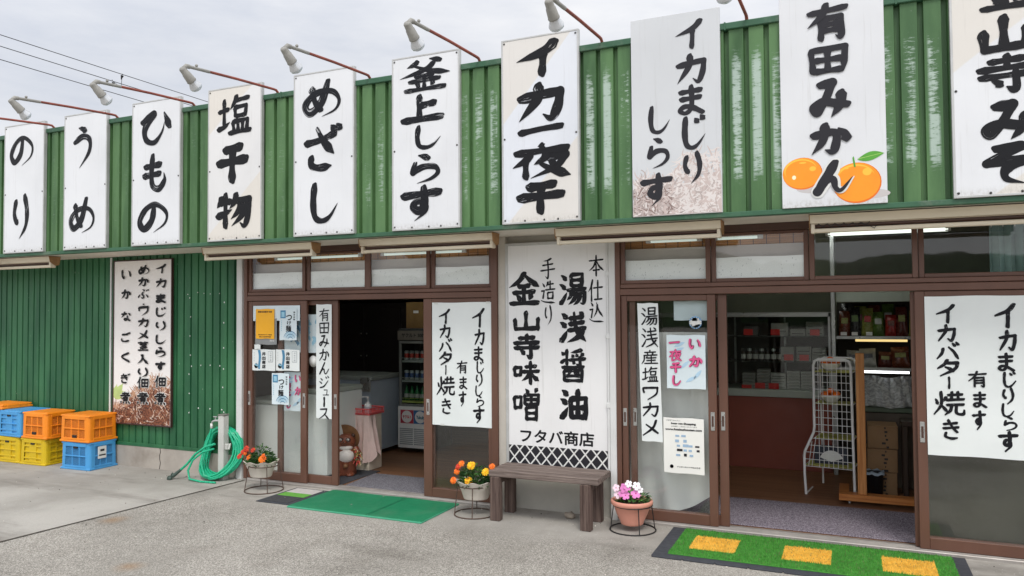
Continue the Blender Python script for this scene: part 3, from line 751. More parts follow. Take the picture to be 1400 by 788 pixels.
def oranges(t, hw, h, yf):
    q = MB(); k = [0]
    def disc(x, z, rx, rz, mi, n=30, a0=0., squash=0.):
        q.mi = mi; k[0] += 1; y = yf-.0003-.00005*k[0]
        q.add([(x+rx*math.cos(2*math.pi*i/n)*(1+squash*math.sin(2*math.pi*i/n)), y, z+rz*math.sin(2*math.pi*i/n)) for i in range(n)], [tuple(range(n-1, -1, -1))])
    X = lambda x: x+.078                       # panel centre is at x = -.078
    disc(X(.14), .062, .11, .03, 6); disc(X(-.2), .12, .1, .03, 6)
    disc(X(-.263), .222, .122, .105, 2); disc(X(-.266), .226, .119, .1, 0); disc(X(-.275), .245, .1, .075, 1); disc(X(-.27), .235, .098, .074, 0)
    disc(X(-.315), .2, .012, .014, 3); disc(X(-.2), .25, .02, .016, 1); disc(X(-.26), .293, .022, .006, 1)
    disc(X(.06), .138, .142, .13, 2); disc(X(.056), .143, .139, .124, 0); disc(X(.05), .168, .115, .09, 1); disc(X(.056), .156, .113, .09, 0)
    disc(X(.12), .205, .026, .024, 1); disc(X(0.0), .235, .014, .006, 1)
    q.mi = 4; y = yf-.0022
    q.add([(X(.045), y, .24), (X(.037), y, .3), (X(.045), y, .31), (X(.056), y, .24)], [(0, 1, 2, 3)])
    st = []
    for i in range(13):
        u = i/12; st += [(X(.065+.155*u), y, .287+.028*u+.03*math.sin(math.pi*u)), (X(.065+.155*u), y-.0001, .287+.028*u-.026*math.sin(math.pi*u**.9))]
    q.add(st, [(2*i, 2*i+1, 2*i+3, 2*i+2) for i in range(12)])
    q.mi = 5; q.add([(X(.07), y-.0003, .288), (X(.21), y-.0003, .315), (X(.21), y-.0003, .3175), (X(.07), y-.0003, .292)], [(0, 1, 2, 3)])
    q.build('printed_oranges', m_or, t)
    # white keyline round the character that crosses the fruit
    q = MB(); brush(q, 'ん', -.137, .127, .321, .051, yf-.003, .16, 0); q.build('printed_keyline', m_white, t)
h9 = 3.742-ZB
def fz(z): return 1-(z-ZB)/h9
def fx(x): return (x+.39)/.624
lay9 = [(c, fx(a), fx(b), fz(z1), fz(z0)) for c, a, b, z0, z1 in (('有', -.226, .039, 3.38, 3.655), ('田', -.222, .031, 3.165, 3.37),
        ('み', -.215, .045, 2.885, 3.155), ('か', -.22, .04, 2.64, 2.875), ('ん', -.204, .038, 2.381, 2.627))]
def with_offset(t, hw, h, yf): oranges(t, hw, h, yf)
s9 = wall_sign(-.39, .234, ZB, 3.742, lay9, 'frameless printed board reading arida mikan with two oranges at its foot', m_ink_grey, rim=False, w=.115,
          base=rgb(222, 223, 225), depth=.03, extra=with_offset)
for ch in [o for o in col.objects if o.parent == s9 and o.name.startswith('lettering')]: ch.location.y = -.004
h10 = 3.74-ZB
lay10 = [(c, (a-.594)/.64, (b-.594)/.64, 1-(z1-ZB)/h10, 1-(z0-ZB)/h10) for c, a, b, z0, z1 in (('金', .745, 1.03, 3.42, 3.7), ('山', .735, 1.02, 3.165, 3.42),
         ('寺', .72, 1.04, 2.92, 3.18), ('み', .74, 1.045, 2.645, 2.9), ('そ', .742, 1.02, 2.38, 2.645))]
wall_sign(.594, 1.234, ZB, 3.74, lay10, 'white board reading kinzanji miso, rightmost of the parapet signs', m_ink, w=.112, diag=((.8, .1, -1), (.75, 1.0, 1)))

# ------------------------------------------------------------------ spot lamps on the parapet
m_lampgrey = mat('grey_lamp_socket', rgb(146, 144, 138), .65, .1, 12, dirt=rgb(120, 112, 100), dirt_amt=.5)
m_bulb = mat('silvered_bulb', rgb(200, 202, 204), .2, .04, 9, metal=.35)
m_lens = mat('clear_bulb_lens', rgb(205, 212, 218), .12, .03, 9, metal=.1)
def spot(x, label, tip=0.):
    t = thing('spot_lamp', label, 'lamp', (x, -.6, 3.622), 'spot lamps above the signs')
    p = MB(); p.tube([(0, .02, -.03), (0, .0, .005), (0, -.025, .022), (0, -.06, .022), (0, -.5, -.01+tip*.5), (0, -1.0, -.055+tip)], .0115, 8)
    p.build('arm', m_rust, t)
    p = MB(); p.tube([(0, -.8, -.037+tip*.8), (0, -1.0, -.055+tip)], .0135, 8)
    p.tube([(0, -1.0, -.055+tip), (0, -1.03, -.058+tip), (-.006, -1.045, -.075+tip), (-.012, -1.045, -.095+tip)], [.018, .019, .018, .016], 8)
    p.ball((0, -.93, -.025+tip), .012, n=8, m=6); p.build('joint', m_lampgrey, t)
    ax = Vector((.0, .13, -.1)).normalized(); rot = ax.to_track_quat('Z', 'Y').to_matrix() @ Matrix.Scale(.88, 3)
    c = Vector((-.014, -1.055, -.085+tip))
    p = MB(); p.lathe([(.0, -.012), (.024, -.01), (.03, 0), (.032, .05), (.036, .052), (.041, .12), (.043, .124), (.043, .132), (.0, .134)], c, 16, axis=rot)
    p.build('socket', m_lampgrey, t)
    p = MB(); p.lathe([(.034, .13), (.04, .15), (.052, .175), (.057, .19)], c, 18, axis=rot)
    p.mi = 1; p.lathe([(.057, .19), (.052, .208), (.034, .222), (.0, .228)], c, 18, axis=rot)
    p.build('bulb', [m_bulb, m_lens], t)
for x, l in ((-7.634, 'spot lamp on a rusty arm over the leftmost sign'), (-6.68, 'spot lamp on a rusty arm over the second sign from the left, reading ume'),
             (-5.645, 'spot lamp on a rusty arm over the himono sign'), (-4.642, 'spot lamp on a rusty arm over the three-kanji salted fish sign'),
             (-3.658, 'spot lamp on a rusty arm over the mezashi sign'), (-2.626, 'spot lamp on a rusty arm over the kamaage shirasu sign'),
             (-1.624, 'spot lamp on a rusty arm over the ika ichiyaboshi sign'), (-.6, 'spot lamp with its bulb cut by the top edge, over the whitebait sign')):
    spot(x, l, {-7.634: -.02, -5.645: .01, -2.626: .025, -3.658: .01}.get(x, 0))

# ------------------------------------------------------------------ awning boxes under the eave
m_awn = mat('cream_awning_box', rgb(222, 210, 188), .55, .06, 3, dirt=rgb(150, 122, 88), dirt_amt=.55, stretch=(.4, 1, 1))
m_awn_end = mat('weathered_end_plate', rgb(156, 118, 78), .7, .12, 12)
def awning(x0, x1, label, wire=False):
    t = thing('awning_box', label, 'awning', ((x0+x1)/2, -.43, 2.165), 'retracted awning boxes'); hw = (x1-x0)/2
    p = MB(); prof = [(-.012, .062), (-.04, .062), (-.055, .117), (.075, .117), (.06, .04), (.03, .04)]
    n = len(prof); p.add([(-hw, a, b) for a, b in prof]+[(hw, a, b) for a, b in prof], [(i, (i+1) % n, n+(i+1) % n, n+i) for i in range(n)])
    p.build('hood', m_awn, t)
    q = [(.0, .03), (-.043, .058), (-.058, .119), (.078, .119), (.062, .03), (.02, .02)]
    for s in (-hw-.006, hw+.0):
        p = MB(); p.add([(s, a, b) for a, b in q]+[(s+.006, a, b) for a, b in q], [tuple(range(n)), tuple(range(2*n-1, n-1, -1))]+[(i, n+i, n+(i+1) % n, (i+1) % n) for i in range(n)])
        p.build('end_plate', m_awn_end, t)
    p = MB(); p.bbox(-hw+.012, hw-.012, -.03, .02, .0, .027, .005); p.bbox(-hw+.005, -hw+.03, -.034, .03, -.003, .06, .004); p.bbox(hw-.03, hw-.005, -.034, .03, -.003, .06, .004)
    p.build('front_bar', m_awn, t)
    p = MB(); p.tube([(-hw+.02, .012, .047), (hw-.02, .012, .047)], .017, 8); p.build('cloth_roll', m_alu_d, t)
    if wire:
        p = MB(); p.tube([(-hw+.04+.014*i, -.036+.006*math.sin(i*2.1), .046+.012*math.sin(i*1.7)) for i in range(24)], .003, 5)
        p.tube([(-hw+.3, -.03, .05), (-hw+.36, -.045, .03), (-hw+.39, -.045, .012), (-hw+.4, -.03, .03)], .0025, 5); p.build('tie_wire', m_black, t)
awning(-10.2, -7.86, 'cream awning box under the eave, leftmost, over the green wall')
awning(-5.66, -4.365, 'cream awning box over the left end of the left entrance')
awning(-3.855, -2.585, 'cream awning box over the right half of the left entrance')
awning(-2.05, -.812, 'cream awning box above the central sign and left end of the right entrance')
awning(-.23, 1.05, 'cream awning box with wire wound at its left end, over the right entrance', True)
# ------------------------------------------------------------------ the two painted boards on the wall
t = thing('sign_board', 'white painted board between the two entrances, soy sauce and miso lettering over black lattice', 'sign', (-2.2, -.03, .38))
p = MB(); p.bbox(-.455, .447, -.022, 0, .0, 1.84, .003); p.build('panel', board_mat('shop_board_face', rgb(234, 233, 232), AGED), t)
f = MB()
for a, b, c, d in ((-.465, -.44, -.005, 1.85), (.432, .455, -.005, 1.85), (-.44, .432, 1.825, 1.85)): f.bbox(a, b, -.03, 0, c, d, .003)
f.build('frame', m_rim, t)
bx = lambda x: x+2.2
bz = lambda z: z-.38
rs = random.Random(11)
L = MB()
for c, a, b, z0, z1 in (('本', -1.925, -1.795, 1.925, 2.11), ('仕', -1.93, -1.802, 1.72, 1.915), ('込', -1.924, -1.8, 1.555, 1.728),
                        ('手', -2.348, -2.21, 1.913, 2.1), ('造', -2.343, -2.21, 1.712, 1.913), ('り', -2.312, -2.242, 1.533, 1.71)):
    brush(L, c, bx(a), bx(b), bz(z1), bz(z0), -.0232, .062, rs=rs, heavy=1. if c == 'り' else .8)
L.build('lettering_small', m_ink, t)
L = MB()
for c, a, b, z0, z1 in (('湯', -2.185, -1.935, 1.69, 1.975), ('浅', -2.188, -1.938, 1.38, 1.66), ('醤', -2.183, -1.946, 1.068, 1.352), ('油', -2.193, -1.938, .752, 1.034),
                        ('金', -2.638, -2.345, 1.69, 2.0), ('山', -2.603, -2.345, 1.48, 1.67), ('寺', -2.604, -2.348, 1.245, 1.478),
                        ('味', -2.605, -2.35, 1.03, 1.25), ('噌', -2.608, -2.356, .73, 1.03)):
    hv = {'湯': .6, '浅': .74, '醤': .54, '油': .8, '金': .66, '山': .84, '寺': .74, '味': .66, '噌': .54}[c]
    brush(L, c, bx(a), bx(b), bz(z1), bz(z0), -.0232, .118, rs=rs, heavy=hv)
L.build('lettering_large', m_ink, t)
L = MB(); printed(L, 'フタバ商店', bx(-2.535), bx(-1.895), bz(.562), bz(.672), -.0232, .0035); L.build('lettering_name', m_ink, t)
p = MB(); p.box(-.44, .432, -.0228, -.0222, -.0, .155); p.mi = 1
for i in range(-1, 11):
    for s in (1, -1):
        x0 = -.44+.096*i; x1 = x0+.096*s*1.35; w = .0085
        if s < 0: x0 += .0
        def clip(xa, za, xb, zb):
            lo, hi = -.44, .432
            if max(xa, xb) < lo or min(xa, xb) > hi: return None
            if xa > xb: xa, za, xb, zb = xb, zb, xa, za
            if xa < lo: za += (zb-za)*(lo-xa)/(xb-xa); xa = lo
            if xb > hi: zb -= (zb-za)*(xb-hi)/(xb-xa); xb = hi
            return xa, za, xb, zb
        q = clip(x0, 0, x1, .155)
        if q and q[2]-q[0] > .01:
            xa, za, xb, zb = q; y = -.0232-(.0003 if s > 0 else 0)
            p.quad((xa-w*.9, y, za), (xa+w*.9, y, za), (xb+w*.9, y, zb), (xb-w*.9, y, zb))
p.build('lattice_pattern', [m_ink_grey, m_white], t)

t = thing('sign_board', 'tall dark-framed board on the green wall with three columns of kana', 'sign', (-6.99, -.012, .465))
p = MB(); p.bbox(-.43, .43, -.02, .012, 0, 1.772, .003); p.build('panel', mat('tsukudani_board_face', rgb(240, 235, 231), .5, .03, 2), t)
f = MB()
for a, b, c, d in ((-.442, -.428, -.008, 1.78), (.428, .442, -.008, 1.78), (-.428, .428, -.008, .006), (-.428, .428, 1.768, 1.78)): f.bbox(a, b, -.026, .0, c, d, .002)
f.build('frame', mat('dark_red_frame', rgb(66, 40, 36), .5), t)
m_simmer = [mat('printed_simmered_'+n, c, .6, .1, 9) for n, c in (('tan', rgb(190, 146, 116)), ('brown', rgb(132, 78, 54)), ('dark', rgb(78, 42, 30)), ('pale', rgb(226, 204, 188)), ('green', rgb(186, 206, 130)))]
q = MB(); rs = random.Random(3)
q.mi = 4
for k, (ang, ln) in enumerate(((.9, .22), (.45, .19), (1.35, .16))):
    cx_, cz_ = -.41, .27; vs = []
    for i in range(9):
        u = i/8; w = .045*math.sin(math.pi*min(1, u+.08))
        px, pz = cx_+ln*u*math.cos(ang), cz_+ln*u*math.sin(ang); nx, nz = -math.sin(ang)*w, math.cos(ang)*w
        vs += [(max(-.427, px+nx), -.0205-.0003*k, pz+nz), (max(-.427, px-nx), -.0205-.0003*k, pz-nz)]
    q.add(vs, [(2*i, 2*i+1, 2*i+3, 2*i+2) for i in range(8)])
vs = []; q.mi = 1
for i in range(41):
    x = -.4+.82*i/40; top = .15+.24*max(0, min(1, (x+.3)/.45))**.8; top *= 1 if x > -.25 else .7
    vs += [(x, -.0214, .008), (x, -.0214, top+.03*math.sin(i*1.7)+.02*math.sin(i*3.1))]
q.add(vs, [(2*i, 2*i+2, 2*i+3, 2*i+1) for i in range(40)])
for i in range(1500):
    x = rs.uniform(-.425, .42); top = .22+.28*max(0, min(1, (x+.3)/.45))**.8-.05*max(0, x-.2)
    if x < -.25: top *= .9
    z = .01+top*rs.random()**.8; q.mi = rs.choice((0, 1, 1, 2, 2, 2, 1, 3) if z < top*.8 else (0, 0, 1, 3))
    a = rs.uniform(0, 6.28); c = rs.uniform(-9, 9); l = rs.uniform(.035, .08); w = rs.uniform(.003, .007); y = -.0217-.001*i/1500; vs = []; px, pz = x, z
    for k in range(6):
        ww = w*(1-.7*k/5); nx, nz = -math.sin(a), math.cos(a)
        vs += [(px+nx*ww, y, pz+nz*ww), (px-nx*ww, y, pz-nz*ww)]
        px = min(max(px+math.cos(a)*l/5, -.424), .424); pz = min(max(pz+math.sin(a)*l/5, .008), 1); a += c*l/2
    q.add(vs, [(2*k, 2*k+1, 2*k+3, 2*k+2) for k in range(5)])
q.build('printed_food', m_simmer, t)
cols = [('イカまじりしらす佃煮', .285, .158, [2.165, 2.015, 1.85, 1.705, 1.56, 1.415, 1.28, 1.13, .965, .785]),
        ('めかぶ・ワカメ茎入り佃煮', .027, .165, [2.165, 2.035, 1.9, 1.79, 1.72, 1.595, 1.465, 1.34, 1.2, 1.06, .945, .78]),
        ('いかなごくぎ煮', -.238, .15, [2.12, 1.905, 1.66, 1.435, 1.215, .985, .775])]
L = MB(); K = MB()
for s, xc, w, zs in cols:
    for i, (c, z) in enumerate(zip(s, zs)):
        h = .118 if s[0] == 'い' else .113
        if c in '佃煮': h = .14
        if c == '・': h = .04
        z -= .465+.03
        ww = w*(1.08 if c in '佃煮' else 1.02)
        brush(L, c, xc-ww/2, xc+ww/2, z+h/2, z-h/2, -.0275, .1, rs=rs, heavy=.72 if c in '佃煮茎' else None)
        if c in '佃煮': brush(K, c, xc-ww/2-.008, xc+ww/2+.008, z+h/2+.008, z-h/2-.008, -.0235+.0003, .135, 0, rs=rs, heavy=.8)
K.build('lettering_keyline', m_white, t); L.build('lettering', m_ink, t)

# ------------------------------------------------------------------ paper on the glass
def sheet(name, x0, x1, z0, z1, yf, label, cat, m, wave=.003, group=None, tilt=0., skew=0.):
    """one sheet of paper, a little wavy, with real thickness; local origin at its lower middle"""
    xc = (x0+x1)/2; hw, h = (x1-x0)/2, z1-z0
    t = thing(name, label, cat, (xc, yf, z0), group); t.rotation_euler = (0, tilt, 0)
    nx, nz = 10, 14; ph = rnd.uniform(0, 6)
    p = MB(); vs = []
    for lay in (0, 1):
        for j in range(nz+1):
            for i in range(nx+1):
                u, v = i/nx, j/nz
                y = -abs(wave*(math.sin(u*5+ph+v*2)*.5+math.sin(v*7+ph*2)*.5)) - .0006*lay
                vs.append((-hw+2*hw*u+skew*(v-.5), y, h*v+ .002*math.sin(u*9+ph)*(1 if j in (0, nz) else 0)))
    k = (nx+1)*(nz+1); fs = []
    for j in range(nz):
        for i in range(nx):
            a = j*(nx+1)+i; fs += [(k+a, k+a+1, k+a+nx+2, k+a+nx+1), (a+nx+1, a+nx+2, a+1, a)]
    ring = [i for i in range(nx+1)]+[(j+1)*(nx+1)+nx for j in range(nz)]+[nz*(nx+1)+i for i in range(nx-1, -1, -1)]+[j*(nx+1) for j in range(nz-1, 0, -1)]
    for a, b in zip(ring, ring[1:]+ring[:1]): fs.append((a, b, k+b, k+a))
    p.add(vs, fs, False); s = p.build('sheet', m, t)
    return t, hw, h
m_tape = mat('clear_tape', rgb(208, 210, 204), .3, .05, 9)
def tapes(t, pts, y=-.0035):
    for (x, z) in pts:
        p = MB(); p.box(x-.02, x+.02, y-.0006, y, z-.008, z+.008); p.build('tape', m_tape, t)
def write(t, hw, h, items, y, ink, w, name='lettering', seed=1, even=.45, jit=.07):
    L = MB(); rs = random.Random(seed)
    for c, a, b, z1, z0 in items: brush(L, c, -hw+2*hw*a, -hw+2*hw*b, h*(1-z1), h*(1-z0), y, w, jit, rs=rs, even=even, heavy=max(weight_of(c), .66))
    L.build(name, ink, t)
butter = [('イ', .655, .87, .04, .215), ('カ', .69, .865, .21, .355), ('ま', .675, .845, .355, .485), ('じ', .72, .85, .475, .585), ('り', .71, .83, .575, .69),
          ('し', .7, .825, .675, .77), ('ら', .715, .85, .76, .855), ('す', .66, .86, .845, .99),
          ('有', .405, .585, .475, .59), ('ま', .44, .585, .605, .72), ('す', .43, .57, .725, .86),
          ('イ', .11, .31, .045, .185), ('カ', .12, .31, .175, .3), ('バ', .11, .34, .29, .415), ('タ', .11, .335, .4, .525), ('ー', .2, .255, .515, .605),
          ('焼', .07, .38, .605, .775), ('き', .145, .325, .79, .93)]
t, hw, h = sheet('paper_notice', -3.372, -2.772, .663, 1.735, -.066, 'large white paper hand-lettered in black on the left entrance door', 'notice', m_paper, .0022)
write(t, hw, h, [(c, a, b, c0*.98, c1*.98) for c, a, b, c0, c1 in butter], -.003, m_ink_marker, .085, seed=4)
tapes(t, [(-hw+.04, h-.006), (hw-.05, h-.004), (-hw+.1, .006)])
t, hw, h = sheet('paper_notice', .468, 1.085, .667, 1.735, -.066, 'large white paper hand-lettered in black on the rightmost door, cut by the photo edge', 'notice', m_paper, .0022)
write(t, hw, h, [(c, a-.01, b-.01, c0*.97, c1*.97) for c, a, b, c0, c1 in butter], -.003, m_ink_marker, .092, seed=9)
t, hw, h = sheet('paper_notice', -4.662, -4.482, .652, 1.733, -.035, 'narrow white paper strip reading arida mikan juice down a sliding door', 'notice', m_paper, .0018)
zz = 0
for_items = []
for c, k in zip('有田みかんジュース', (.122, .108, .118, .115, .118, .118, .062, .098, .105)):
    for_items.append((c, .2 if c != 'ュ' else .42, .86, .03+zz, .03+zz+k)); zz += k+.002
write(t, hw, h, for_items, -.0028, m_ink_marker, .068, seed=5)
t, hw, h = sheet('paper_notice', -1.508, -1.345, .638, 1.71, -.072, 'narrow white paper strip reading yuasa-grown salted wakame on the glass', 'notice', m_paper, .0018, skew=-.025)
for_items = [(c, .1, .92, a, b) for c, a, b in (('湯', .025, .165), ('浅', .172, .325), ('産', .335, .445), ('塩', .455, .575), ('ワ', .6, .705), ('カ', .712, .825), ('メ', .835, .965))]
write(t, hw, h, for_items, -.0028, m_ink_marker, .075, seed=6)

m_pink = ink_mat('pink_poster_ink', rgb(222, 92, 142)); m_pink_line = ink_mat('dark_pink_outline', rgb(120, 30, 66))
m_bluewash = mat('pale_blue_print', rgb(176, 206, 226), .7, .06, 6)
m_paper_b = mat('bluish_white_paper', rgb(214, 226, 230), .7, .03, 4)
def squid_poster(x0, x1, z0, z1, yf, label, full=True):
    t, hw, h = sheet('squid_poster', x0, x1, z0, z1, yf, label, 'poster', m_paper_b, .0015)
    q = MB(); rs = random.Random(8)
    for i in range(5):
        x, z = rs.uniform(-hw*.6, hw*.6), rs.uniform(h*.12, h*.85); a = rs.uniform(.3, 1.2); vs = []
        for k in range(7):
            u = k/6; w = .012*math.sin(math.pi*u)+.001
            vs += [(x+(u-.5)*.09*math.cos(a)-w*math.sin(a), -.0028, z+(u-.5)*.09*math.sin(a)+w*math.cos(a)), (x+(u-.5)*.09*math.cos(a)+w*math.sin(a), -.0028, z+(u-.5)*.09*math.sin(a)-w*math.cos(a))]
        q.add(vs, [(2*k, 2*k+1, 2*k+3, 2*k+2) for k in range(6)])
    q.build('printed_squid', m_bluewash, t)
    items = [('い', .57, .9, .05, .27), ('か', .57, .93, .36, .6), ('一', .05, .36, .08, .2), ('夜', .06, .4, .25, .5), ('干', .07, .4, .5, .72), ('し', .13, .38, .74, .95)]
    write(t, hw, h, items, -.0035, m_pink_line, .13, 'lettering_outline', 2, .6, .0); write(t, hw, h, items, -.0065, m_pink, .085, 'lettering', 2, .6, .0)
    return t
squid_poster(-1.294, -1.0, 1.053, 1.463, -.072, 'poster with pink squid lettering on the right entrance glass')
squid_poster(-5.06, -4.83, .705, 1.08, -.02, 'poster with pink lettering half hidden behind leaflets on the left door')
t, hw, h = sheet('web_shop_flyer', -1.326, -1.02, .41, .83, -.072, 'cream flyer about internet shopping low on the glass', 'flyer', mat('cream_flyer', rgb(234, 233, 227), .7, .02, 3), .0015)
L = MB()
printed(L, 'ご自宅でかんたん', -hw+.02, -hw+.13, h*.94, h*.965, -.0035)
printed(L, 'Inter net Shopping', -hw+.06, hw-.06, h*.875, h*.915, -.0035, .0012)
printed(L, 'お気軽にご利用くださいませ', -hw+.06, hw-.05, h*.835, h*.855, -.0035)
printed(L, 'www.futabashouten.com', -hw+.015, hw-.015, h*.775, h*.81, -.0035, .0012)
printed(L, 'インターネットでもどうぞ', -hw+.1, hw-.03, h*.105, h*.13, -.0035, .0006)
L.lathe([(.011, 0), (.014, 0)], (-hw+.06, -.0035, h*.118), 16, axis=Matrix.Rotation(R(90), 3, 'X'))
L.build('lettering', m_ink, t)
q = MB(); rs = random.Random(4)
for i, zz in enumerate((.66, .56, .48, .4, .31)):
    for k in range(rs.randint(2, 4)):
        x = -hw*.45+k*.05+rs.uniform(0, .02); q.mi = rs.choice((0, 1, 1)); w = rs.uniform(.02, .045); hh = rs.uniform(.012, .022)
        q.box(x, x+w, -.0032, -.0026, h*zz, h*zz+hh)
q.build('printed_picture', [m_ink_grey, mat('grey_blue_print', rgb(150, 176, 200), .7)], t)
sheet('paper_backing', -1.25, -.99, 1.575, 1.725, -.0, 'pale bluish paper across the top of the right entrance glass', 'paper', m_paper_b, .001)
t = thing('round_sticker', 'round blue and white sticker on the right entrance glass', 'sticker', (-1.073, -.0635, 1.558))
rx = Matrix.Rotation(R(90), 3, 'X')
p = MB(); p.lathe([(0, .0), (.048, .0), (.048, .0012), (0, .0012)], (0, 0, 0), 24, axis=rx); p.build('disc', mat('sticker_blue', rgb(84, 150, 204), .5), t)
p = MB(); p.lathe([(.036, .0014), (.039, .0014)], (0, 0, 0), 24, axis=rx); p.box(-.046, .046, -.0018, -.0014, -.012, .012)
for i in range(14):
    a = i*math.pi/7; p.box(.042*math.cos(a)-.003, .042*math.cos(a)+.003, -.0018, -.0013, .042*math.sin(a)-.003, .042*math.sin(a)+.003)
p.build('white_print', m_white, t)

# leaflets on the left-hand door
m_yel = mat('yellow_poster', rgb(246, 178, 30), .55, .03, 4)
m_blue1 = mat('blue_wave_print', rgb(72, 132, 168), .6, .1, 9); m_blue2 = mat('pale_wave_print', rgb(150, 196, 216), .6, .1, 9); m_ltgrey = mat('grey_print', rgb(166, 172, 174), .6)
m_dkred = mat('dark_print', rgb(70, 34, 26), .6)
t, hw, h = sheet('paper_backing', -5.42, -4.84, 1.578, 1.73, -.056, 'wide pale paper strip behind the leaflets at the top of the left door', 'paper', m_paper_b, .001)
t, hw, h = sheet('grey_leaflet', -5.39, -5.12, 1.345, 1.6, -.058, 'grey sheet peeping out below the yellow poster', 'leaflet', mat('grey_leaflet_paper', rgb(140, 142, 142), .6, .04, 5), .001)
L = MB(); printed(L, '安全の店', hw-.085, hw-.03, .03, .05, -.0028, .0006); L.build('lettering', m_white, t)
t, hw, h = sheet('yellow_poster', -5.378, -5.146, 1.403, 1.695, -.064, 'yellow poster with lines of dark print on the left door', 'poster', m_yel, .001)
L = MB(); printed(L, '防犯を応援する店', -hw+.03, hw-.03, h*.88, h*.93, -.0026, .0012)
printed(L, '安心なまちづくり宣言', -hw+.035, hw-.03, h*.115, h*.15, -.0026, .0008); printed(L, '商工会青年部', -hw+.045, hw-.04, h*.045, h*.08, -.0026, .0008)
L.build('lettering', m_dkred, t)
def wave_leaflet(x0, x1, z0, z1, yf, label):
    t, hw, h = sheet('wave_leaflet', x0, x1, z0, z1, yf, label, 'leaflet', m_paper_b, .001, 'blue noodle leaflets on the left door')
    q = MB(); yy = -.0026
    q.box(-hw+.012, -hw+.075, yy-.0004, yy, h*.7, h*.95); q.mi = 1; q.box(-hw+.024, -hw+.063, yy-.0008, yy-.0004, h*.74, h*.9); q.mi = 0
    for k in range(5):
        vs = []
        for i in range(12):
            u = i/11; a = math.pi*(.1+.8*u); r = .085-.014*k
            x, z = hw-.075+r*math.cos(a), .005+r*math.sin(a)*.95; w = .0042
            vs += [(min(x*1, hw-.004), yy-.0002*k, max(.004, z+w)), (min(x*1, hw-.004), yy-.0002*k, max(.003, z-w))]
        q.mi = k % 2; q.add(vs, [(2*i, 2*i+1, 2*i+3, 2*i+2) for i in range(11)])
    q.mi = 1
    for i in range(6): q.box(-hw+.02, -hw+.026+.002*(i % 2), yy-.0004, yy, h*(.6-.06*i), h*(.635-.06*i))
    q.build('printed_wave', [m_blue1, m_blue2], t)
    L = MB(); rs = random.Random(3)
    for c, a, b, z1_, z0_ in (('つ', .4, .72, .2, .36), ):
        printed(L, c, -hw+2*hw*a, -hw+2*hw*b, h*(1-z0_), h*(1-z1_), yy-.0004, .0018)
    printed(L, 'け', -hw+2*hw*.45, -hw+2*hw*.68, h*.5, h*.61, yy-.0004, .0014); printed(L, '麺', -hw+2*hw*.38, -hw+2*hw*.68, h*.27, h*.47, yy-.0004, .0016)
    for i, c in enumerate('湯浅名物'): printed(L, c, hw-.04, hw-.02, h*(.86-.075*i), h*(.91-.075*i), yy-.0004, .0004)
    L.build('lettering', m_ink, t)
wave_leaflet(-5.08, -4.872, 1.39, 1.695, -.064, 'blue and white noodle leaflet beside the yellow poster')
wave_leaflet(-5.165, -4.955, .768, 1.07, -.074, 'blue and white noodle leaflet hanging lowest, over the pink poster')
def shop_card(x0, x1, z0, z1, yf, label):
    t, hw, h = sheet('shop_card', x0, x1, z0, z1, yf, label, 'leaflet', m_paper, .001, 'white shop cards side by side')
    q = MB(); vs = []
    for i in range(12):
        u = i/11; w = .016*(1-.3*u); x = -hw+.085+.008*math.sin(u*5)+.01*u
        vs += [(x-w, -.0026, h*(.97-.9*u)), (x+w, -.0026, h*(.97-.9*u))]
    q.add(vs, [(2*i, 2*i+1, 2*i+3, 2*i+2) for i in range(11)])
    q.mi = 1; q.lathe([(0, .0), (.024, .0)], (-hw+.05, -.003, h*.22), 16, axis=rx); q.mi = 2; q.box(hw-.09, hw-.03, -.003, -.0026, h*.4, h*.92)
    q.mi = 3; q.box(hw-.085, hw-.035, -.0034, -.003, h*.43, h*.9)
    q.build('printed_wave', [m_blue1, m_blue2, m_ltgrey, m_paper], t)
    L = MB()
    for i, c in enumerate('井出商店'): printed(L, c, -hw+.125, -hw+.168, h*(.71-.2*i), h*(.875-.2*i), -.0034, .0016)
    L.build('lettering', m_ink, t)
    L = MB()
    for i, c in enumerate('特製中華'): printed(L, c, hw-.068, hw-.046, h*(.79-.11*i), h*(.87-.11*i), -.0038, .0002)
    for i in range(4): L.box(-hw+.022, -hw+.026, -.003, -.0026, h*(.8-.12*i), h*(.87-.12*i))
    L.build('small_print', m_ltgrey, t)
shop_card(-5.424, -5.135, 1.09, 1.297, -.06, 'left one of the two white shop cards on the left door')
shop_card(-5.127, -4.84, 1.095, 1.3, -.06, 'right one of the two white shop cards on the left door')
t, hw, h = sheet('blue_wave_poster', -5.07, -4.47, 1.27, 1.64, -.004, 'large pale blue wave poster behind the leaflets, spanning both left panes', 'poster', m_paper_b, .001)
q = MB(); rs = random.Random(2)
for i in range(34):
    x, z = rs.uniform(-hw+.05, hw-.06), rs.uniform(.03, h-.07); a = rs.uniform(-1, 1.5); vs = []; q.mi = rs.choice((0, 1, 1))
    for k in range(8):
        u = k/7; w = .017*math.sin(math.pi*u)+.002; b = a+u*2.2
        px, pz = x+.035*math.cos(b), z+.035*math.sin(b)
        vs += [(px+w*math.cos(b), -.0022-.00005*i, pz+w*math.sin(b)), (px-w*math.cos(b), -.0022-.00005*i, pz-w*math.sin(b))]
    q.add(vs, [(2*k, 2*k+1, 2*k+3, 2*k+2) for k in range(7)])
q.build('printed_wave', [m_blue1, m_blue2], t)
t, hw, h = sheet('white_label', -5.395, -5.32, 1.3, 1.345, -.064, 'small blank white label under the grey leaflet', 'label', m_paper, .0005)
t = thing('round_sticker', 'round white sticker between the two left door panes', 'sticker', (-4.70, -.03, 1.19))
p = MB(); p.lathe([(0, .0), (.048, .0), (.05, .0012), (0, .0012)], (0, 0, 0), 20, axis=rx, sy=1.1); p.build('disc', m_white, t)
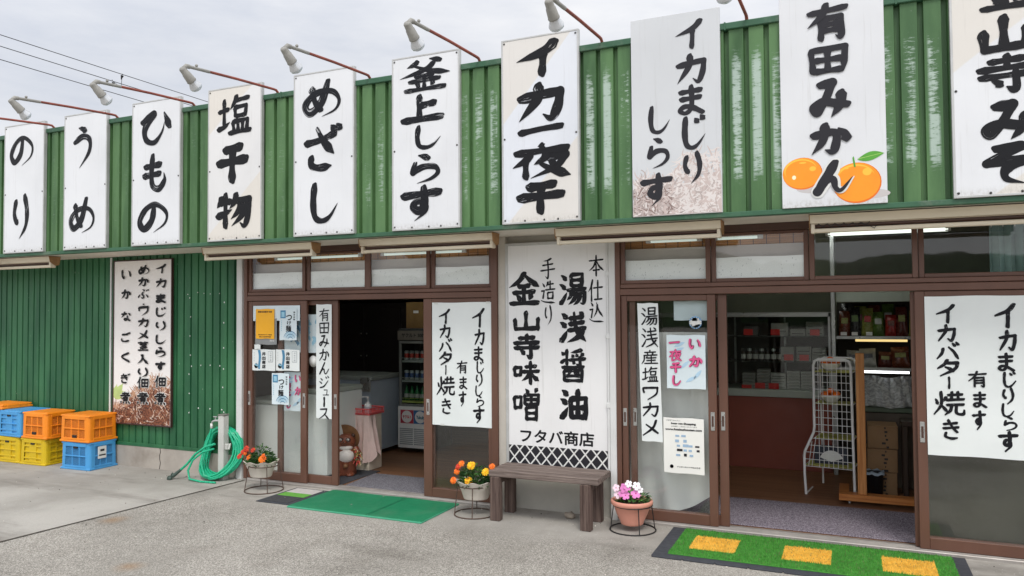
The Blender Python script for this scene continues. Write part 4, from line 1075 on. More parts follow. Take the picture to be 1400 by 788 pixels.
# patterned paper strips stuck along the foot of the transom panes
m_paper_w = mat('white_translucent_paper', rgb(243, 246, 245), .7, .02, 3)
def paper_strip(x0, x1, z0, z1, label):
    t, hw, h = sheet('transom_paper', x0, x1, z0, z1, -.018, label, 'paper', m_paper_w, .002, 'paper strips in the transom windows')
    q = MB(); rs = random.Random(int(x0*100) % 97)
    for i in range(34):
        x, z = rs.uniform(-hw+.02, hw-.02), rs.uniform(.015, h-.015); a = rs.uniform(.6, 1.6); l = rs.uniform(.003, .006)
        q.quad((x-l*math.cos(a)-.0015, -.0032, z-l*math.sin(a)), (x-l*math.cos(a)+.0015, -.0032, z-l*math.sin(a)), (x+l*math.cos(a)+.0015, -.0032, z+l*math.sin(a)), (x+l*math.cos(a)-.0015, -.0032, z+l*math.sin(a)))
    q.build('printed_flecks', m_ltgrey, t)
for x0, x1, l in ((-5.47, -4.81, 'pale flecked paper in the leftmost transom pane'), (-4.755, -4.1, 'pale flecked paper in the second transom pane from the left'),
                  (-4.04, -3.43, 'pale flecked paper in the third transom pane from the left'), (-3.375, -2.79, 'pale flecked paper in the transom pane next to the central board'),
                  (-1.64, -.99, 'pale flecked paper in the transom pane right of the central board'), (-.93, -.29, 'pale flecked paper in the transom pane beside the dark one')):
    paper_strip(x0, x1, 1.885, 2.05, l)
# ------------------------------------------------------------------ plastic crates by the green wall
m_cr = {'blue': mat('sky_blue_plastic', rgb(72, 152, 208), .45, .07, 5, dirt=rgb(70, 110, 140), dirt_amt=.35),
        'orange': mat('orange_plastic', rgb(240, 138, 24), .45, .06, 5, dirt=rgb(190, 110, 40), dirt_amt=.35),
        'yellow': mat('mustard_plastic', rgb(208, 176, 16), .45, .06, 5, dirt=rgb(150, 124, 30), dirt_amt=.4)}
m_crd = {'blue': mat('blue_crate_shade', rgb(40, 92, 140), .8), 'orange': mat('orange_crate_shade', rgb(170, 84, 20), .8), 'yellow': mat('yellow_crate_shade', rgb(126, 104, 20), .8)}   # darker copies of each colour, painting the shade inside the crates
def crate_mesh(w, d, h, style):
    """upside-down harvest crate: solid bottom on top, rim flange at the floor, lattice sides; 'rib' has ladder panels"""
    p = MB(); b = .006; tp = .004                       # sides taper in towards the top
    def at(x, y, z): k = 1-tp*2*z/h/w*1.2; return (x*k, y*k, z)
    def bar(a, c, t):                                    # flat bar between two points on a face
        p.tube([a, c], t, 4, True)
    p.bbox(-w/2-.005, w/2+.005, -d/2-.005, d/2+.005, 0, .022, .005)
    hw, hd = w/2-.004, d/2-.004
    ww, dd = w/2-tp, d/2-tp
    p.bbox(-ww-.004, ww+.004, -dd-.004, dd+.004, h-.02, h, .008); p.bbox(-ww+.03, ww-.03, -dd+.03, dd-.03, h-.002, h+.004, .003)
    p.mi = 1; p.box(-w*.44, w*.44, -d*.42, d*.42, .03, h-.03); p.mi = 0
    for sx in (-1, 1):
        for sy in (-1, 1):                               # rounded corner posts
            x, y = sx*(w/2-.03), sy*(d/2-.03)
            p.add([*(( (x+sx*.03*math.cos(a)), (y+sy*.03*math.sin(a)), .02) for a in (0, R(30), R(60), R(90))), (sx*(w/2-.062), sy*d/2, .02), (sx*w/2, sy*(d/2-.062), .02)]
                  + [*((( x+sx*.03*math.cos(a))*(ww/(w/2)), (y+sy*.03*math.sin(a))*(dd/(d/2)), h-.004) for a in (0, R(30), R(60), R(90))), (sx*(ww-.07), sy*dd, h-.004), (sx*ww, sy*(dd-.07), h-.004)],
                  [(0,1,7,6),(1,2,8,7),(2,3,9,8),(3,4,10,9),(5,0,6,11)])
    for ax in (0, 1):
        for s in (-1, 1):
            L_, D_ = (w/2-.058, d/2) if ax == 0 else (d/2-.058, w/2)
            def F(u, z, off=0.):                          # point on the face
                k = D_-tp*z/h-off
                return (u, s*k, z) if ax == 0 else (s*k, u, z)
            def bb(u0, u1, z0, z1, o0=-.004, o1=.012):
                zm = (z0+z1)/2; k = D_-tp*zm/h
                a, c = sorted((s*(k-o0), s*(k-o1)))
                if ax == 0: p.bbox(u0, u1, a, c, z0, z1, .002)
                else: p.bbox(a, c, u0, u1, z0, z1, .002)
            bb(-L_, L_, .024, .045); bb(-L_, L_, h-.045, h-.012); bb(-L_, L_, h*.48, h*.48+.012)
            if style == 'lattice':
                for i in range(1, 3): bb(-L_+2*L_*i/3-.006, -L_+2*L_*i/3+.006, .04, h-.04, .001)
                n = 30
                for i in range(n):
                    for dr in (1, -1):                    # fine diamond net
                        u0 = -L_-h+(2*L_+h)*i/n if dr > 0 else -L_+(2*L_+h)*i/n
                        z0, z1 = .03, h-.03; ua, ub = u0, u0+dr*(z1-z0); za, zb = z0, z1
                        if dr > 0:
                            if ua < -L_: za += -L_-ua; ua = -L_
                            if ub > L_: zb -= ub-L_; ub = L_
                        else:
                            if ua > L_: za += ua-L_; ua = L_
                            if ub < -L_: zb -= -L_-ub; ub = -L_
                        if zb-za > .01: bar(F(ua, za, .007), F(ub, zb, .006), .0024)
            else:
                for i in (1, 2): bb(-L_+2*L_*i/3-.008, -L_+2*L_*i/3+.008, .04, h-.04, .001)
                for z in (.26, .72):
                    bb(-L_, L_, h*z-.008, h*z+.008, .0)
                if ax == 0: bb(-L_*.33, L_*.33, .04, h-.05, .002)
                bb(-L_, L_, .03, h-.03, .011, .014)
    return p
def crate(x, y, z, kind, w, d, h, style, label, rz=0., plate=False):
    t = thing('plastic_crate', label, 'crate', (x, y, z), 'plastic crates by the green wall', rz)
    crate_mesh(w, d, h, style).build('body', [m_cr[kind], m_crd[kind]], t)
    q = MB(); q.bbox(-.03, .03, -d/2-.004 + .0, -d/2+.012, h*.16 if kind == 'orange' else h*.78, h*.26 if kind == 'orange' else h*.85, .002)
    q.build('grip_slot', m_dark, t)
    if plate:
        q = MB(); q.bbox(w/2-.006, w/2+.003, -.07, .03, h*.38, h*.82, .002)
        q.mi = 1; q.box(w/2+.003, w/2+.0036, -.045, .005, h*.64, h*.72); q.box(w/2+.003, w/2+.0036, -.06, .02, h*.48, h*.53)
        q.build('name_plate', [m_white, m_ink_grey], t)
    return t
crate(-7.565, -.205, .004, 'blue', .43, .34, .29, 'lattice', 'sky-blue crate at the right end of the stacks, under an orange crate', R(2), True)
crate(-7.575, -.205, .296, 'orange', .44, .35, .285, 'lattice', 'orange crate on top of the blue crate nearest the tall brown board', R(1))
crate(-8.25, -.2, .004, 'yellow', .4, .36, .285, 'rib', 'mustard-yellow crate on the ground under the second orange crate', R(2))
crate(-8.225, -.205, .292, 'orange', .4, .35, .285, 'lattice', 'orange crate on the yellow one, left of the rightmost stack', R(1))
crate(-8.68, -.2, .004, 'yellow', .41, .36, .285, 'rib', 'mustard-yellow crate on the ground below the upper blue crate', R(1))
crate(-8.65, -.2, .292, 'blue', .41, .36, .287, 'rib', 'sky-blue crate on top of the left yellow crate', R(-1))
crate(-9.13, -.2, .004, 'yellow', .41, .36, .285, 'rib', 'mustard-yellow crate at the far left, cut by the photo edge')
crate(-9.13, -.19, .292, 'blue', .41, .36, .287, 'rib', 'sky-blue crate at the far left under a sliver of orange')
crate(-9.0, -.2, .584, 'orange', .44, .35, .05, 'lattice', 'orange lid-like crate peeping over the upper blue crate at far left')

# ------------------------------------------------------------------ standpipe and hose
m_vinyl = mat('pale_standpipe_plastic', rgb(196, 196, 190), .5, .05, 4, dirt=rgb(140, 136, 126))
m_hose = mat('translucent_green_hose', rgb(30, 180, 134), .28, .08, 14); m_hose.node_tree.nodes['Principled BSDF'].inputs['Transmission Weight'].default_value = .12
t = thing('standpipe', 'pale square water standpipe with a small tap by the corner post', 'tap', (-5.735, -.125, 0))
p = MB(); p.bbox(-.036, .036, -.036, .036, 0, .635, .004); p.build('post', m_vinyl, t)
p = MB(); p.bbox(-.04, .04, -.04, .04, .635, .65, .004); p.build('cap', mat('grey_cap', rgb(120, 118, 112), .5), t)
p = MB(); p.tube([(-.036, -.02, .585), (-.075, -.03, .585), (-.105, -.035, .575), (-.118, -.037, .55)], [.012, .013, .012, .01], 8)
p.tube([(-.075, -.03, .585), (-.075, -.03, .62)], .006, 6); p.tube([(-.1, -.03, .622), (-.05, -.03, .622)], .007, 6)
p.lathe([(.0, -.004), (.022, -.002), (.022, .004), (0, .006)], (-.038, -.015, .585), 12, axis=Matrix.Rotation(R(90), 3, 'Y')); p.build('tap', m_metal, t)
p = MB(); p.lathe([(.0, 0), (.013, .002), (.013, .05), (0, .052)], (-.119, -.037, .505), 10); p.build('connector', m_white, t)
p = MB(); p.bbox(.036, .07, -.02, .02, .3, .36, .006); p.tube([(.06, 0, .33), (.1, -.01, .36), (.1, -.03, .31)], .01, 6); p.build('hose_hanger', m_vinyl, t)
hose = thing('garden_hose', 'green translucent garden hose hung in loose coils on the standpipe', 'hose', (-5.8, -.13, 0))
rs = random.Random(21); p = MB(); pts = []
n_loop = 26
for l in range(n_loop):
    rx_, rz_ = rs.uniform(.185, .26), rs.uniform(.225, .26); cx_, cz_ = .0+rs.uniform(-.02, .03), .255+rs.uniform(-.015, .025)
    y_, sk = (.1-.0021*l)+rs.uniform(-.006, .006), rs.uniform(-.12, .1)
    ph = rs.uniform(-.2, .2)
    for i in range(26):
        a = math.pi/2+2*math.pi*i/26
        x, z = cx_+rx_*math.cos(a), cz_+rz_*math.sin(a)
        if z < cz_: x += (sk-.3*max(0, -math.cos(a)))*(cz_-z)
        pts.append((x, y_-.006*math.sin(a+ph)-.95*max(0, .22-z)*(.8+.2*math.sin(l*2.1)), max(.016+.006*(l % 4), z)))
sm = []
for i in range(len(pts)):
    k = [pts[min(max(i+d, 0), len(pts)-1)] for d in (-2, -1, 0, 1, 2)]
    sm.append(tuple(sum(q[c] for q in k)/5 for c in range(3)))
p.tube(sm, .0115, 7); p.build('coil', m_hose, hose)
p = MB(); a = [(-.054, -.032, .51), (-.07, -.045, .42), (-.1, -.08, .3), (-.1, -.12, .18), (-.04, -.14, .06), (.05, -.1, .03), (.12, -.1, .05)]
p.tube(a, .0105, 7); p.tube([(.02, -.06, .36), (-.08, -.08, .33), (-.2, -.1, .25), (-.28, -.13, .15), (-.345, -.16, .085)], .0125, 7)
p.tube([(.0, -.05, .31), (-.1, -.1, .28), (-.19, -.14, .2), (-.22, -.17, .1), (-.18, -.19, .025), (-.02, -.2, .014), (.15, -.18, .014)], .0105, 7)
p.build('hose_end', m_hose, hose)
p = MB(); p.tube([(-.33, -.155, .1), (-.38, -.175, .055), (-.405, -.19, .035)], [.014, .017, .02], 8); p.lathe([(.0, 0), (.026, .004), (.026, .03), (0, .034)], (-.415, -.2, .012), 12, axis=Matrix.Rotation(R(70), 3, 'X'))
p.tube([(-.4, -.18, .04), (-.43, -.17, .06), (-.44, -.18, .035)], .007, 6); p.build('nozzle', mat('grey_green_nozzle', rgb(58, 74, 66), .5), hose)

# ------------------------------------------------------------------ flower pots on wire stands
m_wire = mat('rusty_wire', rgb(84, 66, 56), .7, .2, 30); m_wire_b = mat('black_wire', rgb(32, 30, 30), .5, .1, 20)
m_soil = mat('potting_soil', rgb(62, 46, 36), .95, .3, 60)
m_leaf = [mat('marigold_leaf_'+n, c, .55, .2, 30) for n, c in (('dark', rgb(38, 74, 34)), ('mid', rgb(58, 102, 44)), ('light', rgb(88, 132, 58)))]
def petal_flower(p, c, r, nrm, rings, rs, mi):
    nrm = Vector(nrm).normalized(); u = nrm.orthogonal().normalized(); v = nrm.cross(u)
    for k, (rr, lift, n) in enumerate(rings):
        for i in range(n):
            a = 2*math.pi*(i+.5*(k % 2))/n+rs.uniform(-.15, .15); d = u*math.cos(a)+v*math.sin(a); w = nrm.cross(d)*rr*r*1.6/n*1.6
            b = Vector(c)+nrm*(lift*r); tip = b+d*rr*r+nrm*r*(rs.uniform(-.12, .12)-.12*rr); m = b+d*rr*r*.72+nrm*r*.08
            p.mi = mi if rs.random() < .7 else mi+1
            p.add([b, m+w, tip+w*.5, tip-w*.5, m-w], [(0, 1, 2, 3, 4)])
def leaf(p, base, d, l, w, rs, fold=.25):
    d = Vector(d).normalized(); s = d.cross(Vector((rs.uniform(-.3, .3), rs.uniform(-.3, .3), 1))).normalized(); nn = s.cross(d)
    b = Vector(base); m = b+d*l*.5+nn*l*.06; t_ = b+d*l-Vector((0, 0, l*fold))
    p.add([b, m+s*w, t_, m-s*w], [(0, 1, 2), (0, 2, 3)])
def foliage(t, rx_, ry_, h, n, l, w, seed, name='foliage', z0=0.):
    p = MB(); rs = random.Random(seed)
    for i in range(n):
        a, q = rs.uniform(0, 6.283), math.sqrt(rs.random()); x, y = rx_*q*math.cos(a), ry_*q*math.sin(a)
        z = z0+h*rs.uniform(.05, 1)*(1-.55*q*q)*rs.uniform(.75, 1.08)
        p.mi = rs.choice((0, 0, 1, 1, 2)); leaf(p, (x, y, z), (math.cos(a)*(.4+q)+rs.uniform(-.7, .7), math.sin(a)*(.4+q)+rs.uniform(-.7, .7), rs.uniform(-.1, 1.1)), l*rs.uniform(.6, 1.2), w*rs.uniform(.7, 1.2), rs)
    p.build(name, m_leaf, t)
def pot_stand(loc, label, m, rb, rt, zt, legs=4, rot=0.):
    t = thing('plant_stand', label, 'plant stand', loc, 'wire plant stands')
    p = MB()
    p.tube([(rb*math.cos(a*math.pi/16), rb*math.sin(a*math.pi/16), .006) for a in range(32)], .005, 6, closed=True); p.build('base_ring', m, t)
    p = MB(); p.tube([(rt*math.cos(a*math.pi/16), rt*math.sin(a*math.pi/16), zt) for a in range(32)], .0045, 6, closed=True); p.build('top_ring', m, t)
    for k in range(legs):
        a = rot+2*math.pi*k/legs; p = MB(); p.tube([(rb*math.cos(a), rb*math.sin(a), .006), (rt*math.cos(a), rt*math.sin(a), zt)], .004, 6); p.build('leg', m, t)
    return t
m_potw = mat('weathered_white_pot', rgb(212, 204, 192), .55, .05, 5, dirt=rgb(160, 148, 130)); m_potp = mat('pink_terracotta_pot', rgb(214, 148, 128), .6, .06, 5, dirt=rgb(170, 110, 96))
m_mari = [mat('marigold_'+n, c, .6, .12, 40) for n, c in (('orange', rgb(240, 120, 20)), ('deep_orange', rgb(228, 84, 16)), ('yellow', rgb(252, 196, 22)), ('gold', rgb(240, 160, 14)), ('red', rgb(206, 60, 28)), ('dark_red', rgb(170, 44, 28)))]
def marigold_pot(loc, label, flowers, seed, plump, rz=0.):
    """fluted white pot with a wavy rim"""
    t = thing('flower_pot', label, 'flower pot', loc, None, rz)
    p = MB(); n = 64; prof = [(.0, 0), (.098, .0), (.104, .01), (.124, .075), (.13, .08), (.142, .115), (.163, .142), (.167, .146), (.158, .146), (.135, .115), (.12, .1), (.0, .1)]
    vs = []
    for k, (r, z) in enumerate(prof):
        for i in range(n):
            a = 2*math.pi*i/n; lob = math.cos(8*a)
            rr = r*(1+(.05 if 2 < k < 10 and r > .13 else .018 if r > 0 else 0)*lob)
            if 1 <= k <= 3: rr = r*(1-.03*max(0, math.cos(6*a))**8)
            vs.append((rr*math.cos(a), rr*math.sin(a)*.86, z+(.008*lob if 6 <= k <= 8 else 0)))
    p.add(vs, [(k*n+i, k*n+(i+1) % n, k*n+n+(i+1) % n, k*n+n+i) for k in range(len(prof)-1) for i in range(n)], True); p.build('pot', m_potw, t)
    p = MB(); p.lathe([(.128, .11), (.09, .122), (0, .126)], (0, 0, 0), 24, sy=.86); p.build('soil', m_soil, t)
    foliage(t, .135*plump, .115*plump, .185, 560, .05, .0065, seed, z0=.1)
    rs = random.Random(seed+5)
    p = MB()
    for (x, z, r, mi) in flowers: p.tube([(x*.6, 0, .12), (x*.9, -.06, z-.05), (x, -.085-.02*abs(math.cos(x*20)), z-.006)], .0028, 5)
    p.build('stems', m_leaf[1], t)
    for (x, z, r, mi) in flowers:
        p = MB(); y = -.09-.02*abs(math.cos(x*20))
        petal_flower(p, (x, y, z), r, (rs.uniform(-.3, .4), -1, rs.uniform(.25, .8)), [(1, 0, 11), (.86, .14, 10), (.66, .27, 8), (.4, .38, 6)], rs, mi); p.build('blossom', m_mari, t)
    return t
pot_stand((-5.03, -.33, 0), 'rusty wire stand under the leftmost flower pot', m_wire, .175, .137, .235, 4, .9)
marigold_pot((-5.065, -.33, .128), 'scalloped white pot of red and orange marigolds by the corner post',
             [(-.16, .195, .03, 4), (-.125, .235, .026, 4), (-.095, .262, .034, 4), (-.06, .19, .03, 0), (-.105, .225, .022, 0), (.0, .262, .026, 4), (.1, .185, .038, 0), (.115, .215, .024, 0)], 31, .92)
pot_stand((-2.83, -.33, 0), 'rusty wire stand under the pot left of the bench', m_wire, .165, .137, .238, 4, .35)
marigold_pot((-2.815, -.33, .13), 'scalloped white pot of yellow and orange marigolds beside the bench',
             [(-.125, .275, .025, 4), (-.135, .235, .025, 0), (-.1, .3, .028, 0), (-.165, .165, .03, 0), (-.02, .285, .034, 2), (.1, .238, .034, 2), (-.04, .165, .034, 2), (.155, .285, .026, 0), (.0, .3, .02, 2)], 44, .94, .25)
pot_stand((-1.525, -.27, 0), 'black wire stand under the pink terracotta pot', m_wire_b, .172, .148, .19, 4, .55)
t = thing('flower_pot', 'pink terracotta bowl pot of pink and white periwinkles right of the bench', 'flower pot', (-1.53, -.27, .045))
p = MB(); p.lathe([(0, 0), (.078, 0), (.085, .006), (.088, .02), (.115, .075), (.138, .14), (.152, .148), (.158, .158), (.158, .178), (.15, .184), (.138, .178), (.13, .15), (0, .14)], (0, 0, 0), 40); p.build('pot', m_potp, t)
p = MB(); p.lathe([(.132, .15), (.08, .16), (0, .163)], (0, 0, 0), 24); p.build('soil', m_soil, t)
p = MB(); rs = random.Random(9)
for i in range(260):
    a, q = rs.uniform(0, 6.283), math.sqrt(rs.random()); x, y = .115*q*math.cos(a)+.01, .1*q*math.sin(a); z = .15+rs.uniform(0, .11)*(1-.4*q)
    p.mi = rs.choice((0, 1, 1, 2)); leaf(p, (x, y, z), (math.cos(a)+rs.uniform(-.6, .6), math.sin(a)+rs.uniform(-.6, .6), rs.uniform(0, .8)), rs.uniform(.028, .045), rs.uniform(.008, .013), rs)
p.build('foliage', m_leaf, t)
m_peri = [mat('periwinkle_'+n, c, .6, .06, 40) for n, c in (('pink', rgb(226, 132, 196)), ('mid_pink', rgb(236, 160, 208)), ('white', rgb(240, 236, 238)), ('pale', rgb(244, 214, 226)), ('eye', rgb(176, 40, 110)))]
for (x, z, r, mi) in ((-.1, .275, .027, 3), (-.03, .278, .03, 0), (-.005, .292, .026, 0), (-.085, .228, .03, 3), (-.02, .232, .03, 0), (-.05, .24, .026, 0), (.055, .25, .036, 0), (.005, .32, .026, 2), (.06, .305, .03, 2), (.085, .275, .022, 2), (-.04, .3, .018, 0)):
    p = MB(); c = Vector((x, -.09-.015*math.cos(x*31), z)); nrm = Vector((rs.uniform(-.3, .3), -1, rs.uniform(.1, .6))).normalized(); u = nrm.orthogonal().normalized(); v = nrm.cross(u); a0 = rs.uniform(0, 1)
    for i in range(5):
        a = a0+2*math.pi*i/5; d = u*math.cos(a)+v*math.sin(a); w = nrm.cross(d); p.mi = mi if mi != 2 else 2
        p.add([c, c+d*r*.55+w*r*.42+nrm*.002, c+d*r+w*r*.38, c+d*r*1.08, c+d*r-w*r*.38, c+d*r*.55-w*r*.42+nrm*.002], [(0, 1, 2, 3, 4, 5)])
    p.mi = 4; p.add([c+nrm*.002+(u*math.cos(a)+v*math.sin(a))*r*.17 for a in (0, 1.26, 2.51, 3.77, 5.03)], [(0, 1, 2, 3, 4)])
    p.build('blossom', m_peri, t)

# ------------------------------------------------------------------ bench, stone, mats
m_bench = wood_mat('weathered_grey_brown_wood', rgb(82, 69, 64), rgb(142, 128, 120), 'X', 6, .85, .5)
m_leg = wood_mat('weathered_leg_wood', rgb(68, 53, 48), rgb(112, 95, 87), 'Z', 6, .85, .5)
m_peel = mat('worn_pale_wood', rgb(166, 152, 140), .9, .15, 20)
t = thing('wooden_bench', 'weathered brown wooden bench below the central board', 'bench', (-2.195, -.26, 0))
for i, (y0, y1) in enumerate(((-.185, -.098), (-.094, -.008), (-.004, .08), (.084, .165))):
    p = MB(); p.bbox(-.452+.004*(i % 2), .458-.003*i, y0, y1, .345+.001*i, .395, .005); p.build('seat_plank', m_bench, t)
for x in (-.395, .355):
    for y in (-.165, .11):
        p = MB(); p.bbox(x-.042, x+.042, y-.03, y+.035, .0, .345, .005); p.build('leg', m_leg, t)
p = MB()
for x in (-.395, .355): p.bbox(x-.025, x+.025, -.13, .076, .285, .343, .003)
p.build('cross_rail', m_leg, t)
t = MB(); rs = random.Random(6)
t.ball((0, 0, .022), .052, .038, .028, 12, 7)
t.v = [(x*(1+.16*math.sin(x*70+z*90)), y*(1+.16*math.cos(y*80+x*60)), max(0, z*(1+.14*math.sin(x*110)))) for x, y, z in t.v]
tag(t.build('stone', mat('grey_stone', rgb(150, 138, 124), .95, .2, 30, bmp=.5), None, (-2.07, -.15, 0)), 'small rough stone lying on the concrete under the bench', 'stone')

m_gmat = mat('green_vinyl_mat', rgb(18, 120, 80), .6, .06, 3, dirt=rgb(112, 132, 112), dirt_amt=.4, bmp=.3, bscale=220)
m_gedge = mat('mat_rubber_edge', rgb(58, 60, 66), .8, .1, 12); m_gedge2 = mat('mat_green_edge', rgb(70, 160, 124), .6, .06, 5)
t = thing('door_mat', 'plain bright green rubber mat before the left entrance', 'mat', (-3.745, -.43, .0))
for x0, x1 in ((-.655, .142), (.152, .655)):
    p = MB(); vs = []; nx = 24
    for (yy, zz) in ((-.31, .004), (-.306, .013), (.31, .013), (.314, .004)):
        for i in range(nx+1):
            x = x0+(x1-x0)*i/nx; vs.append((x-.0*yy, yy, zz+.0025*math.sin(x*9)+(.002 if zz > .01 else 0)))
    p.add(vs, [(k*(nx+1)+i, k*(nx+1)+i+1, (k+1)*(nx+1)+i+1, (k+1)*(nx+1)+i) for k in range(3) for i in range(nx)]); p.build('mat_panel', m_gmat, t)
p = MB(); p.bbox(-.66, .66, -.32, .318, .001, .0125, .002); p.build('backing', m_gedge2, t)
t = thing('door_mat', 'dark grey mat with a lime stripe and pale panel, half under the green mat', 'mat', (-4.6, -.42, 0))
p = MB(); p.bbox(-.2, .18, -.27, .275, .002, .0075, .002); p.build('border', m_gedge, t)
p = MB(); p.box(-.17, .125, .09, .25, .0075, .01); p.build('pale_panel', mat('pale_grey_carpet', rgb(188, 182, 178), .95, .06, 40), t)
p = MB(); p.box(-.17, .125, -.03, .088, .0075, .01); p.build('green_stripe', mat('lime_carpet', rgb(96, 158, 60), .95, .1, 40), t)
p = MB(); p.box(-.17, .125, -.235, -.032, .0075, .01); p.build('dark_panel', mat('dark_carpet', rgb(60, 60, 62), .95, .2, 60, bmp=.4), t)

m_turf = [mat('artificial_turf_'+n, c, .8, .15, 30) for n, c in (('green', rgb(62, 134, 44)), ('green_light', rgb(84, 154, 58)), ('yellow', rgb(222, 172, 62)), ('yellow_light', rgb(234, 190, 84)), ('dirty', rgb(112, 112, 78)))]
t = thing('turf_mat', 'artificial-turf mat with three yellow rectangles before the right entrance', 'mat', (-.29, -.475, 0))
p = MB(); p.bbox(-.96, .955, -.355, .36, .002, .012, .003); p.build('rubber_border', m_gedge, t)
p = MB(); p.bbox(-.86, .875, -.3, .33, .012, .018, .002); p.mi = 1
yel = ((-.75, -.445), (-.147, .152), (.452, .76))
for a, b in yel: p.box(a, b, -.145, .165, .018, .0195)
p.build('turf_base', [m_turf[0], m_turf[2]], t)
p = MB(); rs = random.Random(77)
for i in range(15000):
    x, y = rs.uniform(-.86, .875), rs.uniform(-.3, .33)
    isy = any(a < x < b for a, b in yel) and -.145 < y < .165
    p.mi = (2 if rs.random() < .5 else 3) if isy else (0 if rs.random() < .5 else 1)
    if rs.random() < .07: p.mi = 4
    a = rs.uniform(0, 3.14); w = .0024; h_ = rs.uniform(.01, .018); dx, dy = math.cos(a)*w, math.sin(a)*w; lx, ly = rs.uniform(-.006, .006), rs.uniform(-.006, .006)
    p.add([(x-dx, y-dy, .017), (x+dx, y+dy, .017), (x+lx, y+ly, .017+h_)], [(0, 1, 2)])
o = p.build('turf_blades', m_turf, t); o['kind'] = 'stuff'
p = MB()
for i in range(9): p.bbox(-.955+.21*i, -.755+.21*i, -.372, -.352, .001, .011, .003)
p.build('rubber_edge', m_gedge, t)

# ------------------------------------------------------------------ power lines behind the roof
for x, z, l in ((-20.1, 9.0, 'highest of the three power lines in the sky at left'), (-20.1, 8.7, 'middle one of the three power lines in the sky at left'), (-19.95, 8.3, 'lowest of the three power lines in the sky at left')):
    p = MB(); p.tube([(x, -4+2*i, z+.0004*(2*i-14)**2-.04) for i in range(36)], .011, 5); tag(p.build('power_line', m_black), l, 'wire', 'power lines behind the roof')
p = MB(); p.tube([(-20.1, 10.25, 8.98), (-20.25, 10.35, 8.8), (-20.45, 10.5, 8.72), (-20.5, 10.4, 8.74), (-20.3, 10.1, 8.72), (-20.1, 9.9, 8.7)], .008, 5)
for c in ((-20.1, 10.25, 8.93), (-20.1, 9.95, 8.63)): p.tube([c, (c[0]-.05, c[1], c[2]-.12)], [.05, .01], 6)
tag(p.build('jumper_wire', m_black), 'short looped jumper wire hanging between two power lines', 'wire')
# wooded ridge added behind the camera, to darken what the glass mirrors
p = MB(); rs = random.Random(12); n = 90; vs = []
for j, (d, k) in enumerate(((0, 0), (3, .55), (9, .85), (20, 1))):
    for i in range(n+1):
        x = -150+300*i/n; h_ = 7.5+1.8*math.sin(i*.21)+1.0*math.sin(i*.53+1)+rs.uniform(0, .8)
        vs.append((x, -70-d+rs.uniform(-.8, .8), h_*k))
p.add(vs, [(j*(n+1)+i+1, j*(n+1)+i, (j+1)*(n+1)+i, (j+1)*(n+1)+i+1) for j in range(3) for i in range(n)]); structure(p.build('added_hills', mat('added_wooded_slope', rgb(54, 74, 44), .95, .4, .5)))
# loose grit on the yard
p = MB(); rs = random.Random(40)
for i in range(420):
    x = rs.uniform(-9, 2.2); y = -.12-abs(rs.gauss(0, .16)) if rs.random() < .35 else rs.uniform(-3.6, -.2)
    r = rs.uniform(.0025, .0065) if rs.random() < .95 else .011
    p.mi = rs.choice((0, 1, 1, 2)); p.ball((x, y, .004+r*.5), r, r*rs.uniform(.7, 1), r*.7, 6, 4)
o = p.build('gravel', [mat('grit_'+n, c, .9, .2, 30) for n, c in (('dark', rgb(92, 86, 80)), ('grey', rgb(150, 144, 136)), ('pale', rgb(214, 208, 198)))]); tag(o, 'scattered grit and small stones on the concrete yard', 'grit', kind='stuff')
# ------------------------------------------------------------------ inside, right-hand shop
m_cntr = mat('red_brown_counter', rgb(140, 70, 52), .5, .08, 3)
m_edge = mat('pale_green_edge', rgb(164, 172, 160), .5, .05, 4)
m_alu_s = mat('silver_aluminium', rgb(170, 172, 170), .35, .06, 6, metal=.6)
m_shelfback = mat('dark_shelf_back', rgb(62, 58, 50), .8, .1, 3)
m_clear = glass_mat('showcase_glass', (.9, .93, .91), 1.45, .03)
m_tube = emis('lit_fluorescent_tube', (.93, 1, .9), 1.1)
m_tube_y = emis('lit_yellowish_tube', (1, .74, .3), .8)
m_tube_w = emis('lit_white_shelf_tube', (.96, 1, 1), 3.2)
t = thing('display_counter', 'red-brown shop counter with a glass showcase of boxed goods', 'counter', (-.9, 2.35, .018))
p = MB(); p.bbox(-1.1, .72, 0, .6, .0, .735, .004); p.build('base', m_cntr, t)
p = MB(); p.bbox(-1.1, .725, -.03, .62, .737, .812, .005); p.build('worktop', m_edge, t)
f = MB()
f.bbox(-1.1, .725, 0, .025, 1.56, 1.6, .003); f.bbox(.7, .725, 0, .6, .812, 1.6, .003); f.bbox(.7, .725, -.001, .024, .812, 1.56, .003); f.bbox(-1.1, .725, .57, .6, 1.56, 1.6, .003); f.box(-1.1, .725, 0, .6, 1.6, 1.606)
f.build('showcase_frame', m_alu_s, t)
p = MB(); p.box(-1.1, .7, .585, .6, .812, 1.56); p.build('back_panel', m_shelfback, t)
for z in (1.1, 1.36):
    p = MB(); p.bbox(-1.1, .7, .02, .42, z-.008, z, .002); p.build('glass_shelf', mat('smoked_shelf', rgb(70, 74, 70), .25, .05, 3), t)
for x in (-.28, .25):
    p = MB(); p.box(x-.01, x+.01, .57, .584, .82, 1.55); p.build('shelf_rail', m_alu_s, t)
p = MB(); p.box(-1.1, .7, .008, .013, .815, 1.56); p.build('glass_pane', m_clear, t)
